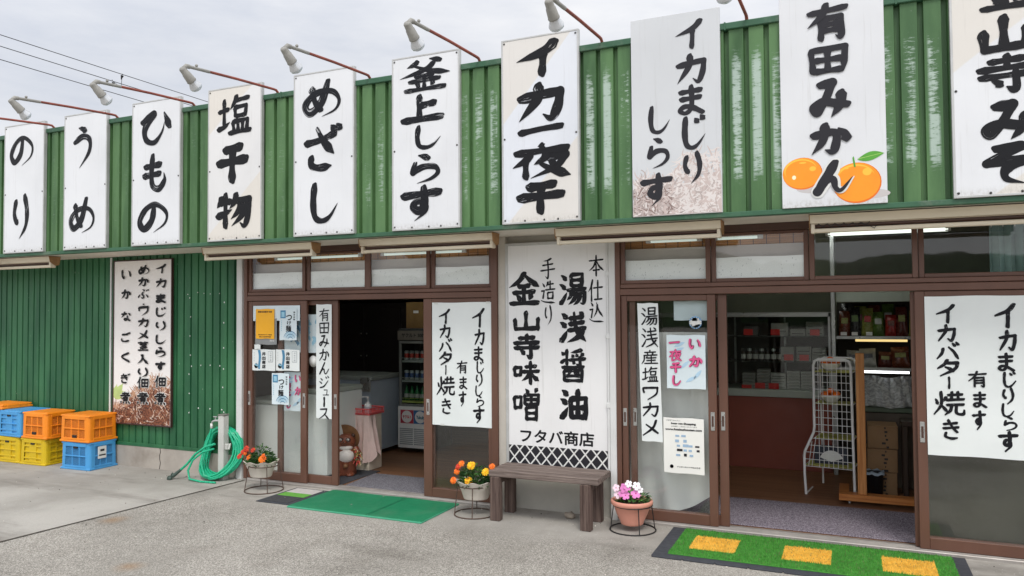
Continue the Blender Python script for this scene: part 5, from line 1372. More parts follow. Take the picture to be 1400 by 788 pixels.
# goods in the showcase
m_gbox = mat('grey_white_carton', rgb(176, 172, 168), .6, .06, 6); m_gbox2 = mat('grey_carton', rgb(142, 138, 134), .6, .08, 6); m_lid = mat('dark_carton_print', rgb(74, 70, 68), .6, .1, 9)
m_glassjar = mat('dark_jar', rgb(52, 40, 34), .2, .1, 9)
def carton(x0, x1, z0, h, y, d, label, layers=1, m=m_gbox, *_):
    t = thing('gift_box', label, 'box', ((x0+x1)/2, y, z0), 'boxed goods in the showcase'); hw = (x1-x0)/2; lh = h/layers
    for i in range(layers):
        p = MB(); p.bbox(-hw, hw, 0, d, lh*i+.001, lh*(i+1)-.003, .003); p.mi = 1; p.box(-hw*.8, hw*.8, -.0008, .0004, lh*(i+.3), lh*(i+.42)); p.build('carton', [m, m_lid], t)
Yg = 2.4
zc, z1, z2 = .833, 1.12, 1.379
carton(-1.045, -.915, zc, .16, Yg, .16, 'the leftmost five-high stack on the lowest showcase shelf', 5, m_gbox2, .0)
carton(-.895, -.77, zc, .2, Yg, .16, 'the taller stack second from the left on the lowest showcase shelf', 6, m_gbox2, -.01)
carton(-.76, -.61, zc, .165, Yg, .16, 'the pale stack third from the left on the lowest showcase shelf', 3, m_gbox, -.01)
carton(-.6, -.475, zc, .19, Yg, .16, 'the banded stack fourth from the left on the lowest showcase shelf', 6, m_gbox)
carton(-.465, -.345, zc, .185, Yg, .16, 'the banded stack partly behind the wire rack', 6, m_gbox)
carton(-.655, -.525, z1, .15, Yg, .16, 'the carton beside the jars on the middle showcase shelf', 1, m_gbox2, .01)
carton(-.505, -.365, z1, .155, Yg, .16, 'the carton pair in the centre of the middle showcase shelf', 2, m_gbox2, .02)
carton(-.355, -.22, z1, .14, Yg, .16, 'the rightmost carton pair on the middle showcase shelf', 2, m_gbox2)
carton(-.75, -.585, z2, .14, Yg, .16, 'the tall carton on the top showcase shelf', 1, m_gbox2, -.03)
carton(-1.02, -.88, z2, .1, Yg+.02, .14, 'the dim carton at the left of the top showcase shelf', 1, m_lid, -.01)
carton(-.56, -.42, z2, .075, Yg, .16, 'the low carton in the middle of the top showcase shelf', 1, m_gbox2)
carton(-.41, -.24, z2, .15, Yg+.02, .16, 'the wide carton at the right of the top showcase shelf', 2, m_gbox2, .0)
for x, dz in ((-1.0, 0), (-.865, 0), (-.73, -.0)):         # red cards in the lowest row
    c = thing('price_card', 'red price card on the lowest showcase shelf, ' + {-1.0: 'leftmost', -.865: 'second from left', -.73: 'third from left'}[x], 'price card', (x, Yg-.016, zc), 'red price cards')
    p = MB(); p.bbox(-.05, .05, 0, .004, 0, .06 if x > -.95 else .035, .001); p.build('card', m_red, c)
for k, (x, z, l) in enumerate(((-.975, z2, 'red price card at the left of the top showcase shelf'), (-.705, z2, 'red price card before the tall carton on the top shelf'), (-.325, z2, 'red price card at the right of the top showcase shelf'),
                  (-.58, z1, 'red price card on the middle shelf beside the jars'), (-.43, z1, 'red price card in the centre of the middle shelf'))):
    c = thing('price_card', l, 'price card', (x, Yg-.016, z+.01), 'red price cards'); p = MB(); p.bbox(-.045, .045, 0, .004, 0, .062, .001); p.build('card', m_red, c)
for i in range(7):
    t = thing('food_jar', 'small dark jar with a pale label in the row on the middle shelf', 'jar', (-1.03+.06*i, Yg+.03, z1), 'row of jars on the middle shelf')
    p = MB(); p.lathe([(0, 0), (.026, .0), (.027, .01), (.027, .085), (.022, .1), (0, .1)], (0, 0, 0), 14); p.build('glass', m_glassjar, t)
    p = MB(); p.lathe([(.023, .1), (.023, .125), (0, .127)], (0, 0, 0), 14); p.build('lid', m_alu_s if i % 2 else m_black, t)
    p = MB(); p.lathe([(.0275, .02), (.0275, .07)], (0, 0, 0), 14); p.build('label', m_gbox, t)
p = MB(); p.bbox(-1.25, -.1, 0, .0, 0, 0)
# shelving to the right of the post
p = MB(); p.bbox(-.168, -.128, 2.27, 2.31, .018, 2.5, .004); o = p.build('shelf_post', m_alu_s); tag(o, 'silver upright post between the showcase and the snack shelves', 'post')
t = thing('snack_shelves', 'open shelf unit with lit tubes and bagged snacks behind the wooden stand', 'shelves', (.35, 2.36, .018))
p = MB(); p.box(-.47, 1.2, .5, .52, 0, 2.4); p.build('back_panel', m_shelfback, t)
for z in (1.035, 1.343):
    p = MB(); p.bbox(-.47, 1.2, 0, .5, z, z+.012, .002); p.mi = 1; p.bbox(-.475, 1.2, -.012, .0, z-.006, z+.026, .003); p.build('shelf', [m_shelfback, m_alu_s], t)
p = MB(); p.bbox(-.47, 1.2, -.01, .05, 1.705, 1.8, .003); p.box(-.47, 1.2, .0, .5, 1.8, 1.81); p.build('top_beam', m_edge, t)
p = MB(); p.tube([(-.3, .02, 1.325), (.16, .02, 1.325)], .012, 8); p.build('yellow_tube', m_tube_y, t)
p = MB(); p.tube([(-.225, .02, 1.018), (.17, .02, 1.018)], .013, 8); p.build('white_tube', m_tube_w, t)
m_bag = [mat('snack_bag_'+n, c, .3, .2, 14) for n, c in (('brown', rgb(92, 44, 24)), ('black', rgb(34, 34, 32)), ('olive', rgb(120, 122, 58)), ('green', rgb(78, 104, 44)), ('red', rgb(140, 40, 34)), ('clear', rgb(158, 160, 152)), ('dark_red', rgb(82, 34, 26)))]
def bag(x, y, z, w, h, mi, label, tilt=0.):
    t = thing('snack_bag', label, 'bag', (x, y, z), 'bagged snacks on the shelves'); t.rotation_euler = (-.12, tilt, 0)
    p = MB(); nx, nz = 6, 8; vs = []; rs = random.Random(int(x*1000)+mi)
    for s in (-1, 1):
        for j in range(nz+1):
            for i in range(nx+1):
                u, v = i/nx, j/nz; bul = .03*math.sin(math.pi*u)**.6*math.sin(math.pi*min(1, v*1.02))**.6 if 0 < i < nx else 0
                vs.append(((u-.5)*w*(1-.05*math.sin(math.pi*v)), s*(bul+rs.uniform(0, .004)) if 0 < j < nz else 0, v*h))
    k = (nx+1)*(nz+1); fs = []
    for j in range(nz):
        for i in range(nx): a = j*(nx+1)+i; fs += [(a, a+1, a+nx+2, a+nx+1), (k+a+nx+1, k+a+nx+2, k+a+1, k+a)]
    p.add(vs, fs, True); p.build('pouch', m_bag[mi], t)
    p = MB(); p.box(-w*.3, w*.3, -.036, -.034, h*.5, h*.72); p.build('print', m_bag[(mi+2) % 6], t)
    return t
names = ('brown', 'black', 'olive', 'green', 'red', 'clear', 'dark red')
for i, (mi, h) in enumerate(((0, .26), (1, .3), (2, .29), (3, .25), (4, .22), (6, .3), (2, .26))):
    bag(-.05+.105*i, 2.48, 1.375, .1, h, mi, names[mi]+' snack bag on the upper shelf, ' + ('first', 'second', 'third', 'fourth', 'fifth', 'sixth', 'seventh')[i] + ' from the silver post', .03*(-1)**i)
for i, (mi, h) in enumerate(((1, .17), (2, .14), (6, .15), (3, .16), (1, .15))):
    bag(-.02+.125*i, 2.6, 1.58 if i < 0 else 1.375, .11, h+.17, mi, names[mi]+' snack bag in the back row of the upper shelf, ' + ('first', 'second', 'third', 'fourth', 'fifth')[i] + ' from the post', 0)
for i, (mi, w, h) in enumerate(((5, .12, .17), (5, .15, .19), (6, .12, .16), (0, .16, .21))):
    bag(.02+.145*i, 2.45, 1.07, w, h, mi, names[mi]+' snack bag on the lower lit shelf, ' + ('first', 'second', 'third', 'fourth')[i] + ' from the post', .05*(-1)**i)
for i in range(3):
    c = thing('price_card', 'white price card on the upper snack shelf, ' + ('leftmost', 'middle', 'rightmost')[i], 'price card', (-.055+.1*i+(.03 if i == 2 else 0), 2.34, 1.392), 'white price cards')
    p = MB(); p.bbox(-.028, .028, 0, .003, 0, .034, .001); p.build('card', m_white, c)
m_foil = mat('crinkled_silver_foil', rgb(168, 170, 174), .5, .4, 1.2, metal=.45, stretch=(26, 26, 3.5), bmp=.15, bscale=60)  # tonal streaks in the colour stand in for the foil's reflections
p = MB(); vs = []; rs = random.Random(14)
for j in range(13):
    for i in range(25):
        u, v = i/24, j/12
        vs.append((.11+.62*u, 2.3-.5*(1-v)**1.4-.02*math.sin(u*40+v*3)+rs.uniform(-.008, .008),   .76+.235*v+.012*math.sin(u*13)))
p.add(vs, [(j*25+i, j*25+i+1, (j+1)*25+i+1, (j+1)*25+i) for j in range(12) for i in range(24)], False)
o = p.build('foil_sheet', m_foil); tag(o, 'crinkled silver insulating sheet draped below the lit shelf', 'foil sheet')
t = thing('chest_freezer', 'dark chest under the silver foil sheet behind the wooden stand', 'freezer', (.45, 1.85, .018)); p = MB(); p.bbox(-.34, .5, .02, .5, 0, .68, .006); p.build('body', mat('brown_grey_chest', rgb(98, 88, 76), .6), t)
p = MB(); p.bbox(-.345, .505, .0, .5, .685, .735, .008); p.build('lid', mat('green_grey_lid', rgb(96, 112, 92), .4), t)
m_card = mat('brown_cardboard', rgb(150, 118, 84), .85, .08, 5)
for i, (z, h) in enumerate(((.018, .2), (.222, .2), (.426, .2))):
    t = thing('cardboard_box', ('lowest', 'middle', 'topmost')[i] + ' box of the cardboard stack behind the wooden post', 'box', (.235+.006*i, 1.62, z), 'stacked cardboard boxes')
    p = MB(); p.bbox(-.12, .12, -.1, .2, 0, h, .004); p.build('carton', m_card, t)
    p = MB(); rs = random.Random(i)
    for k in range(6): p.box(-.0+rs.uniform(-.01, .03), .02+rs.uniform(0, .03), -.1012, -.1002, h*k/6+.006, h*(k+.7)/6)
    p.build('dark_print', m_black, t)
t = thing('stool', 'dark wooden stool at the right edge of the right entrance', 'stool', (.52, 1.6, .018)); m_dk = wood_mat('dark_stool_wood', rgb(48, 38, 32), rgb(70, 56, 46), 'Z', 4, .4, .1)
p = MB(); p.bbox(-.13, .16, -.14, .14, .62, .66, .005); p.build('seat', m_dk, t)
for sx in (-.1, .13):
    for sy in (-.11, .11): p = MB(); p.bbox(sx-.02, sx+.02, sy-.02, sy+.02, 0, .62, .004); p.build('leg', m_dk, t)
t = thing('waste_bin', 'black waste bin with a pale liner behind the wooden stand', 'bin', (.175, 1.42, .018))
p = MB(); p.lathe([(0, 0), (.058, 0), (.07, .22), (.075, .225), (.066, .22), (.05, .02), (0, .02)], (0, 0, 0), 20); p.build('bucket', m_black, t)
p = MB(); n = 20; vs = []
for r, z in ((.066, .2), (.074, .232), (.078, .205)):
    vs += [(r*math.cos(6.283*i/n)*(1+.05*math.sin(i*2.3)), r*math.sin(6.283*i/n)*(1+.05*math.cos(i*1.7)), z+.008*math.sin(i*1.9)) for i in range(n)]
p.add(vs, [(k*n+i, k*n+(i+1) % n, k*n+n+(i+1) % n, k*n+n+i) for k in range(2) for i in range(n)], True); p.build('liner', mat('pale_blue_liner', rgb(170, 184, 196), .4), t)
# wooden T-stand on castors
m_pine = wood_mat('varnished_pine', rgb(172, 108, 56), rgb(206, 146, 88), 'Z', 5, .45, .1); m_pine_x = wood_mat('varnished_pine_foot', rgb(158, 92, 44), rgb(196, 130, 72), 'X', 5, .4, .1)
t = thing('wooden_stand', 'varnished wooden T-shaped stand on castors inside the right entrance', 'stand', (.17, 1.08, .018))
p = MB(); p.bbox(-.132, -.065, .0, .05, .09, 1.265, .003); p.build('upright', m_pine, t)
p = MB(); p.bbox(-.28, .48, -.03, .08, .035, .09, .004); p.build('foot', m_pine_x, t)
p = MB(); p.bbox(-.28, -.2, .08, .4, .035, .09, .004); p.build('rear_foot', m_pine_x, t)
for x, y in ((-.2, .02), (.4, .02), (-.24, .36)):
    p = MB(); p.lathe([(0, -.009), (.017, -.009), (.017, .009), (0, .009)], (x, y, .017), 12, axis=Matrix.Rotation(R(90), 3, 'Y')); p.build('castor', m_metal, t)
# white wire rack with bowls of oranges
m_wht = mat('white_coated_wire', rgb(236, 236, 234), .4, .04, 9); m_shelf_g = mat('olive_shelf_mat', rgb(168, 166, 84), .7, .1, 6)
t = thing('wire_rack', 'white wire display rack holding bowls of oranges inside the right entrance', 'rack', (-.16, 1.3, .018), None, R(-8))
def side(y, name, r):
    p = MB()
    prof = [(-.13, 0, .05), (-.14, 0, 1.14), (-.13, 0, 1.18), (-.1, 0, 1.195), (.12, 0, 1.195), (.15, 0, 1.18), (.163, 0, 1.14), (.176, 0, .05)] if y else [(-.222, 0, 0), (-.232, 0, .18), (-.232, 0, .34), (-.225, 0, .38), (-.15, 0, .55), (-.143, 0, .6), (-.143, 0, 1.14), (-.13, 0, 1.18), (-.1, 0, 1.195), (.12, 0, 1.195), (.15, 0, 1.18), (.163, 0, 1.14), (.17, 0, .5), (.176, 0, .05)]
    p.tube([(x, y, z) for x, _, z in prof], r, 8); p.build(name, m_wht, t)
    if y: return
    q = MB()
    for i in range(1, 8):
        x = -.143+.305*i/8; q.tube([(x, y, .25), (x, y, 1.19)], .0026, 5)
    for k in range(16):
        z = .25+.062*k; xl = -.143 if z > .6 else -.143-(.6-z)*.36; q.tube([(max(-.23, xl), y-.003, z), (.165, y-.003, z)], .0026, 5)
    for i in range(1, 3): q.tube([(-.225+.028*i, y, .25), (-.2+.035*i, y, .42+.05*i)], .0026, 5)
    q.build('grid', m_wht, t)
side(0, 'side_frame', .0115); side(.3, 'rear_frame', .009)
for z, x0 in ((.255, -.225), (.5, -.14), (.8, -.14), (1.08, -.14)):
    p = MB(); p.bbox(x0, .16, .012, .288, z, z+.006, .002)
    p.build('shelf', m_shelf_g, t)
    p = MB(); p.tube([(x0, .0, z), (x0, .3, z)], .005, 6); p.tube([(.165, .0, z), (.165, .3, z)], .005, 6); p.build('cross_wire', m_wht, t)
p = MB(); p.tube([(-.222, 0, .005), (-.222, .3, .005)], .007, 6); p.build('floor_bar', m_wht, t)
m_fruit = mat('mandarin_peel', rgb(240, 112, 22), .5, .08, 20, bmp=.2, bscale=300); m_bowl = mat('white_bowl', rgb(226, 224, 216), .35, .03, 4)
for z, l in ((.824, 'white bowl of oranges on the upper middle shelf of the wire rack'), (1.104, 'white bowl of oranges on the top shelf of the wire rack')):
    t = thing('fruit_bowl', l, 'bowl', (-.165, 1.44, z), 'bowls of oranges on the rack')
    p = MB(); p.lathe([(0, 0), (.04, 0), (.045, .008), (.075, .04), (.088, .065), (.09, .07), (.084, .068), (.07, .042), (0, .015)], (0, 0, 0), 24); p.build('bowl', m_bowl, t)
    for k, (x, y, zz) in enumerate(((-.042, -.03, .07), (.035, -.035, .07), (0, .04, .07), (-.05, .03, .068), (.05, .02, .07), (0, -.005, .1))):
        f = thing('orange', ('orange in the ' + ('lower' if z < 1 else 'top') + ' bowl of the wire rack'), 'orange', (-.165+x, 1.44+y, z+zz), 'oranges in the ' + ('lower' if z < 1 else 'top') + ' bowl')
        p = MB(); p.ball((0, 0, 0), .032, .032, .028, 12, 8); p.build('peel', m_fruit, f)
t = thing('printed_box', 'dark box with a white fan print at the bottom of the wire rack', 'box', (-.19, 1.42, .28))
p = MB(); p.bbox(-.12, .155, 0, .1, 0, .15, .003); p.build('carton', mat('navy_box', rgb(44, 48, 60), .5), t)
p = MB(); vs = [(0.02, -.001, .02)]+[(.02+.1*math.cos(R(a)), -.001, .02+.1*math.sin(R(a))) for a in range(20, 161, 10)]
p.add(vs, [(0, i+1, i+2) for i in range(len(vs)-2)]); p.build('fan_print', m_white, t)
t = thing('entrance_carpet', 'mottled mauve-grey carpet strip inside the right entrance', 'carpet', (-.2, .5, .018))
def speckle(name, a, b_):
    m, nt, b = nodes_of(name); p_ = pos(nt); n = noise(nt, p_, 120, 3); nt.links.new(mixc(nt, step(nt, n, .38, .62), a, b_), b.inputs['Base Color']); b.inputs['Roughness'].default_value = .95; b.inputs['Specular IOR Level'].default_value = .1; bump(nt, b, n, .6, .004); return m
p = MB(); p.bbox(-1.1, .75, -.41, .44, 0, .01, .003); p.build('pile', speckle('mauve_carpet', rgb(90, 83, 92), rgb(154, 145, 154)), t)
# curtains, lamps and blinds behind the transoms
m_cur = mat('teal_curtain', rgb(132, 160, 156), .85, .1, 6)
t = thing('curtain', 'pleated grey-teal curtain hanging behind the upper right window', 'curtain', (1.35, .1, 1.84))
p = MB(); n = 120; vs = []
for j, z in enumerate((0, .1, .22, .34, .4)):
    for i in range(n+1):
        u = i/n; ph = u*2*math.pi*14; vs.append((-.47+.95*u+.006*math.sin(ph*2), .028*math.sin(ph)+.01*math.sin(ph*.43+j), z))
p.add(vs, [(j*(n+1)+i, j*(n+1)+i+1, (j+1)*(n+1)+i+1, (j+1)*(n+1)+i) for j in range(4) for i in range(n)], True); p.build('cloth', m_cur, t)
for i in range(14): p = MB(); p.tube([(-.46+.95*i/14, -.015, .36), (-.46+.95*i/14, -.012, .44)], .004, 5); p.build('hook', m_white, t)
p = MB(); p.tube([(-.5, 0, .445), (.5, 0, .445)], .008, 6); p.build('rail', m_alu_d, t)
def lamp(x0, x1, y, z, m, label, r=.016, fx_=True):
    t = thing('fluorescent_lamp', label, 'lamp', ((x0+x1)/2, y, z), 'fluorescent lamps inside'); hw = (x1-x0)/2
    if fx_: p = MB(); p.bbox(-hw-.03, hw+.03, -.045, .045, .028, .07, .006); p.build('housing', m_white, t)
    p = MB(); p.tube([(-hw, 0, 0), (hw, 0, 0)], r, 8); p.build('tube', m, t)
    p = MB()
    for s in (-1, 1): p.bbox(s*hw-.02, s*hw+.02, -.014, .014, -.014, .03, .003)
    p.build('end_cap', m_white, t)
lamp(-.15, .72, .9, 2.275, m_tube, 'lit fluorescent lamp seen through the dark upper window of the right entrance')
lamp(-1.45, -1.05, .03, 2.2, emis('tube_reflection', (.86, 1, .92), .35), 'glowing tube as lamp reflection in the transom pane right of the central board', .012, False)  # these four glowing tubes stand for ceiling lamps reflected in the panes
lamp(-.93, -.6, .03, 2.2, emis('tube_reflection', (.86, 1, .92), .35), 'glowing tube as lamp reflection in the next transom pane of the right entrance', .012, False)
lamp(-5.2, -4.2, .03, 2.19, emis('tube_reflection', (.86, 1, .92), .35), 'glowing tube as lamp reflection in the two left transom panes of the left entrance', .012, False)
lamp(-3.95, -3.1, .03, 2.19, emis('tube_reflection', (.86, 1, .92), .35), 'glowing tube as lamp reflection in the two right transom panes of the left entrance', .012, False)
m_added_tube = emis('added_room_tube', (.95, 1, .96), 17.)  # for two ceiling tubes added out of view to brighten the rooms
lamp(-5.0, -3.8, 1.1, 2.44, m_added_tube, 'added, unseen ceiling tube above the counter of the left shop')
lamp(-1.0, .2, 1.75, 2.44, m_added_tube, 'added, unseen ceiling tube above the showcase of the right shop')
m_reed = mat('brown_reed_blind', rgb(205, 150, 95), .8, .2, 8, stretch=(.3, 1, 14)); m_reflect_band = mat('grey_reflect_band', rgb(206, 198, 193), .9, .05, 4)
def blind(x0, x1, label):
    t = thing('roll_blind', label, 'blind', ((x0+x1)/2, .075, 1.86), 'reed blinds behind the transoms'); hw = (x1-x0)/2
    p = MB()
    for i in range(22): p.tube([(-hw, 0, .255+.008*i), (hw, 0, .255+.008*i)], .0042, 5)
    p.build('reeds', m_reed, t)
    p = MB(); p.box(-hw, hw, -.03, -.028, 0, .285); p.build('reflect_band', m_reflect_band, t)  # grey sheet standing in for the pale reflection across the panes
    p = MB(); n = int(2*hw/.095)
    for i in range(n): x = -hw+.05+.095*i; p.tube([(x, -.008, 0), (x, -.008, .43)], .0022, 4)
    p.build('cord', m_alu_d, t)
blind(-5.6, -2.72, 'brown reed blind over painted grey reflection band behind the transom windows of the left entrance')
blind(-1.75, -.29, 'brown reed blind over painted grey reflection band behind the first two transoms of the right entrance')
t = thing('window_board', 'dark olive board closing the rightmost door from inside', 'board', (1.2, .12, .02)); p = MB(); p.bbox(-.76, .8, 0, .012, 0, 1.78, .002); p.build('board', mat('dark_olive_board', rgb(74, 73, 62), .8, .1, 2), t)
p = MB(); p.box(-1.66, -.93, .16, .17, .03, 1.3)
m_white_cloth = mat('white_cloth_screen', rgb(242, 243, 238), .85, .04, 3)
t = thing('cloth_screen', 'pale cloth draped behind the glass of the right entrance door', 'cloth', (-1.3, .09, .06))
p = MB(); vs = []; nx, nz = 30, 14
for j in range(nz+1):
    for i in range(nx+1):
        u, v = i/nx, j/nz; sag = .16*max(0, .28-v)*math.sin(math.pi*u)
        vs.append((-.34+.66*u, .03*math.sin(u*9+v*2)+.012*math.sin(u*23+v*6)+.05*(1-v)*math.sin(u*3), 1.42*v+.12*(1-v)**3*(u-.4)**2*4))
p.add(vs, [(j*(nx+1)+i, j*(nx+1)+i+1, (j+1)*(nx+1)+i+1, (j+1)*(nx+1)+i) for j in range(nz) for i in range(nx)], True); p.build('cloth', m_white_cloth, t)

# ------------------------------------------------------------------ inside, left-hand shop
m_fz = mat('white_freezer', rgb(228, 232, 226), .45, .03, 3); m_bluegrey = mat('blue_grey_counter', rgb(178, 190, 200), .5, .05, 3)
for x0, x1, y0, y1, h, l in ((-5.75, -5.0, .2, .85, .75, 'white chest freezer behind the left pane of the left entrance'), (-4.97, -4.72, .2, .8, .88, 'narrow white cabinet behind the second pane of the left entrance')):
    t = thing('chest_freezer', l, 'freezer', ((x0+x1)/2, y0, .018), 'white freezers behind the left door'); hw = (x1-x0)/2
    p = MB(); p.bbox(-hw, hw, 0, y1-y0, .03, h-.05, .01); p.build('body', m_fz, t)
    p = MB(); p.bbox(-hw-.005, hw+.005, -.008, y1-y0+.005, h-.046, h, .008); p.build('lid', mat('freezer_lid', rgb(170, 176, 166), .4, .05, 3), t)
t = thing('shop_counter', 'blue-grey counter with a pale top in the left shop', 'counter', (-5.3, 1.33, .018))
p = MB(); p.bbox(-.6, .32, 0, .62, .05, .86, .004); p.build('body', m_bluegrey, t)
p = MB(); p.bbox(-.6, .34, -.02, .64, .863, .91, .005); p.build('worktop', mat('pale_worktop', rgb(150, 156, 150), .4, .05, 3), t)
p = MB(); p.bbox(.19, .325, -.024, .0, .74, .9, .003); p.build('bracket', m_metal, t)
t = thing('shop_counter', 'low cream counter with a brown top in front of the blue-grey one', 'counter', (-5.35, 1.02, .018))
p = MB(); p.bbox(-.5, .2, 0, .28, .0, .76, .004); p.build('body', mat('cream_counter', rgb(190, 184, 168), .6, .05, 3), t)
p = MB(); p.bbox(-.5, .21, -.01, .29, .763, .79, .004); p.build('worktop', mat('brown_worktop', rgb(112, 92, 70), .5), t)
t = thing('side_cabinet', 'small cream cabinet carrying a pink tray in the left entrance', 'cabinet', (-4.70, .69, .018))
p = MB(); p.bbox(-.135, .135, 0, .24, .0, .572, .005); p.build('body', mat('cream_cabinet', rgb(222, 210, 190), .6, .05, 3), t)
p = MB(); p.bbox(-.125, .125, -.003, .0, .02, .3, .002); p.build('door', mat('cream_cabinet_door', rgb(204, 192, 170), .6, .05, 3), t)
t = thing('plastic_tray', 'coral pink lattice tray on the small cream cabinet', 'tray', (-4.70, .81, .591)); m_tray = mat('coral_plastic', rgb(232, 104, 104), .5, .05, 6)
p = MB(); X, Y_ = .152, .135; p.bbox(-X, X, -Y_, Y_, 0, .006, .002)
for s_ in (-1, 1):
    p.bbox(-X-.003, X+.003, s_*Y_-.004, s_*Y_+.004, .055, .068, .002); p.bbox(s_*X-.004, s_*X+.004, -Y_, Y_, .055, .068, .002)
    for k in range(18): x = -X+2*X*k/17; p.box(x-.003, x+.003, s_*Y_-.002, s_*Y_+.002, 0, .058)
    for k in range(15): y = -Y_+2*Y_*k/14; p.box(s_*X-.002, s_*X+.002, y-.003, y+.003, 0, .058)
    p.box(-X, X, s_*Y_-.002, s_*Y_+.002, .0, .02); p.box(s_*X-.002, s_*X+.002, -Y_, Y_, 0, .02)
p.build('basket', m_tray, t)
t = thing('pump_bottle', 'white sanitiser pump bottle standing in the pink tray', 'bottle', (-4.63, .77, .598))
p = MB(); p.lathe([(0, 0), (.036, 0), (.038, .004), (.038, .085), (.03, .1), (.014, .105), (.014, .12), (0, .12)], (0, 0, 0), 18); p.build('bottle', mat('white_bottle', rgb(226, 226, 224), .4, .02, 4), t)
p = MB(); p.lathe([(.005, .12), (.005, .16), (.012, .162), (.012, .175), (0, .176)], (0, 0, 0), 12); p.tube([(0, 0, .17), (-.06, -.01, .172), (-.078, -.012, .158)], .0055, 6); p.build('pump', m_white, t)
p = MB(); p.lathe([(.0385, .02), (.0385, .07)], (0, 0, 0), 18); p.build('label', mat('grey_label', rgb(186, 190, 194), .5), t)
m_towel = mat('beige_towel', rgb(232, 204, 194), .95, .06, 8, bmp=.3, bscale=200)
t = thing('towel', 'beige towel draped over the corner of the small cabinet', 'towel', (-4.70, .69, .114))
p = MB(); vs = []; nx, nz = 60, 16
def s3(a, lo, hi): a = max(0, min(1, (a-lo)/(hi-lo))); return a*a*(3-2*a)
for j in range(nz+1):
    for i in range(nx+1):
        u, v = i/nx, j/nz                     # u runs along the front edge and round the right corner, v up the cloth
        L_ = -.132+.4*u; front = L_ < .138
        x, y = (L_, -.012) if front else (.146, L_-.15)
        drop = .2+.28*s3(u, .34, .56)-.12*s3(u, .7, .84)+.08*s3(u, .88, 1)
        f = (1-v)*(.018+.02*s3(u, .3, .5))*math.sin(u*34+1.2*v)
        out = (1-v)*.035*s3(u, .35, .6)
        vs.append((x+(0 if front else f+out), y-(f+out*.6+.004 if front else 0), .474-drop*(1-v)))
p.add(vs, [(j*(nx+1)+i, j*(nx+1)+i+1, (j+1)*(nx+1)+i+1, (j+1)*(nx+1)+i) for j in range(nz) for i in range(nx)], True); p.build('cloth', m_towel, t)
# ceramic raccoon-dog figure
m_tbr = mat('brown_glaze', rgb(118, 66, 46), .35, .2, 12); m_tdk = mat('dark_glaze', rgb(62, 40, 32), .35, .2, 14); m_twh = mat('white_glaze', rgb(206, 198, 190), .3, .06, 8); m_that = mat('straw_brown_hat', rgb(122, 84, 52), .6, .2, 14)
t = thing('raccoon_dog_statue', 'ceramic raccoon dog statue with a straw hat behind the open left door', 'statue', (-4.68, .46, .018), None, R(24)); t.scale = (.88, .88, .88)
p = MB(); p.lathe([(0, 0), (.115, 0), (.125, .02), (.118, .09), (.122, .13), (.142, .19), (.145, .24), (.125, .29), (.1, .315), (.098, .33), (.11, .35), (.112, .39), (.098, .43), (.06, .46), (0, .468)], (0, 0, 0), 28, sy=.86); p.build('body', m_tbr, t)
p = MB(); p.ball((.01, -.058, .225), .105, .078, .09, 20, 12); p.build('belly', m_twh, t)
p = MB(); p.ball((.01, -.05, .315), .08, .06, .035, 14, 8); p.build('chest', m_twh, t)
p = MB(); p.ball((.0, -.108, .385), .036, .032, .026, 12, 8); p.mi = 1; p.ball((.0, -.138, .394), .011, .009, .009, 8, 6); p.build('muzzle', [m_tbr, m_tdk], t)
for s in (-1, 1):
    p = MB(); p.ball((s*.042, -.085, .412), .03, .02, .024, 12, 8); p.mi = 1; p.ball((s*.042, -.1, .413), .016, .01, .015, 10, 6); p.mi = 2; p.ball((s*.042, -.109, .413), .007, .004, .007, 8, 5); p.build('eye', [m_tdk, m_twh, m_black], t)
    p = MB(); p.ball((s*.085, -.02, .45), .022, .014, .026, 10, 6); p.build('ear', m_tdk, t)
    p = MB(); p.tube([(s*.11, -.02, .31), (s*.15, -.05, .25), (s*.135, -.1, .2)], [.035, .03, .024], 10); p.build('arm', m_tbr, t)
    p = MB(); p.ball((s*.065, -.09, .02), .05, .065, .024, 12, 6); p.build('foot', m_tbr, t)
p = MB(); p.lathe([(.0, .03), (.07, .03), (.125, .018), (.155, .0), (.165, -.006), (.155, -.006), (.11, 0), (0, .01)], (-.012, .03, .415), 28, axis=Matrix.Rotation(R(-78), 3, 'X')); p.build('hat', m_that, t)
p = MB(); p.ball((.02, -.12, .12), .03, .022, .028, 10, 8); p.build('pouch', m_that, t)
p = MB(); p.lathe([(0, 0), (.028, .0), (.034, .03), (.03, .07), (.014, .1), (.018, .12), (0, .12)], (-.15, -.115, .1), 14); p.build('sake_flask', m_twh, t)
rs = random.Random(2); p = MB()
m_bunch = [mat('bunch_'+n, c, .7) for n, c in (('red', rgb(190, 70, 60)), ('straw', rgb(206, 176, 110)), ('green', rgb(110, 120, 60)), ('white', rgb(214, 206, 190)))]
for i in range(60):
    p.mi = rs.choice((0, 0, 1, 1, 2, 3)); leaf(p, (.155+rs.uniform(-.02, .02), -.11+rs.uniform(-.03, .03), .16+rs.uniform(0, .14)), (rs.uniform(-.4, .7), rs.uniform(-.8, .3), rs.uniform(-.9, .6)), .055, .01, rs)
p.build('held_bunch', m_bunch, t)
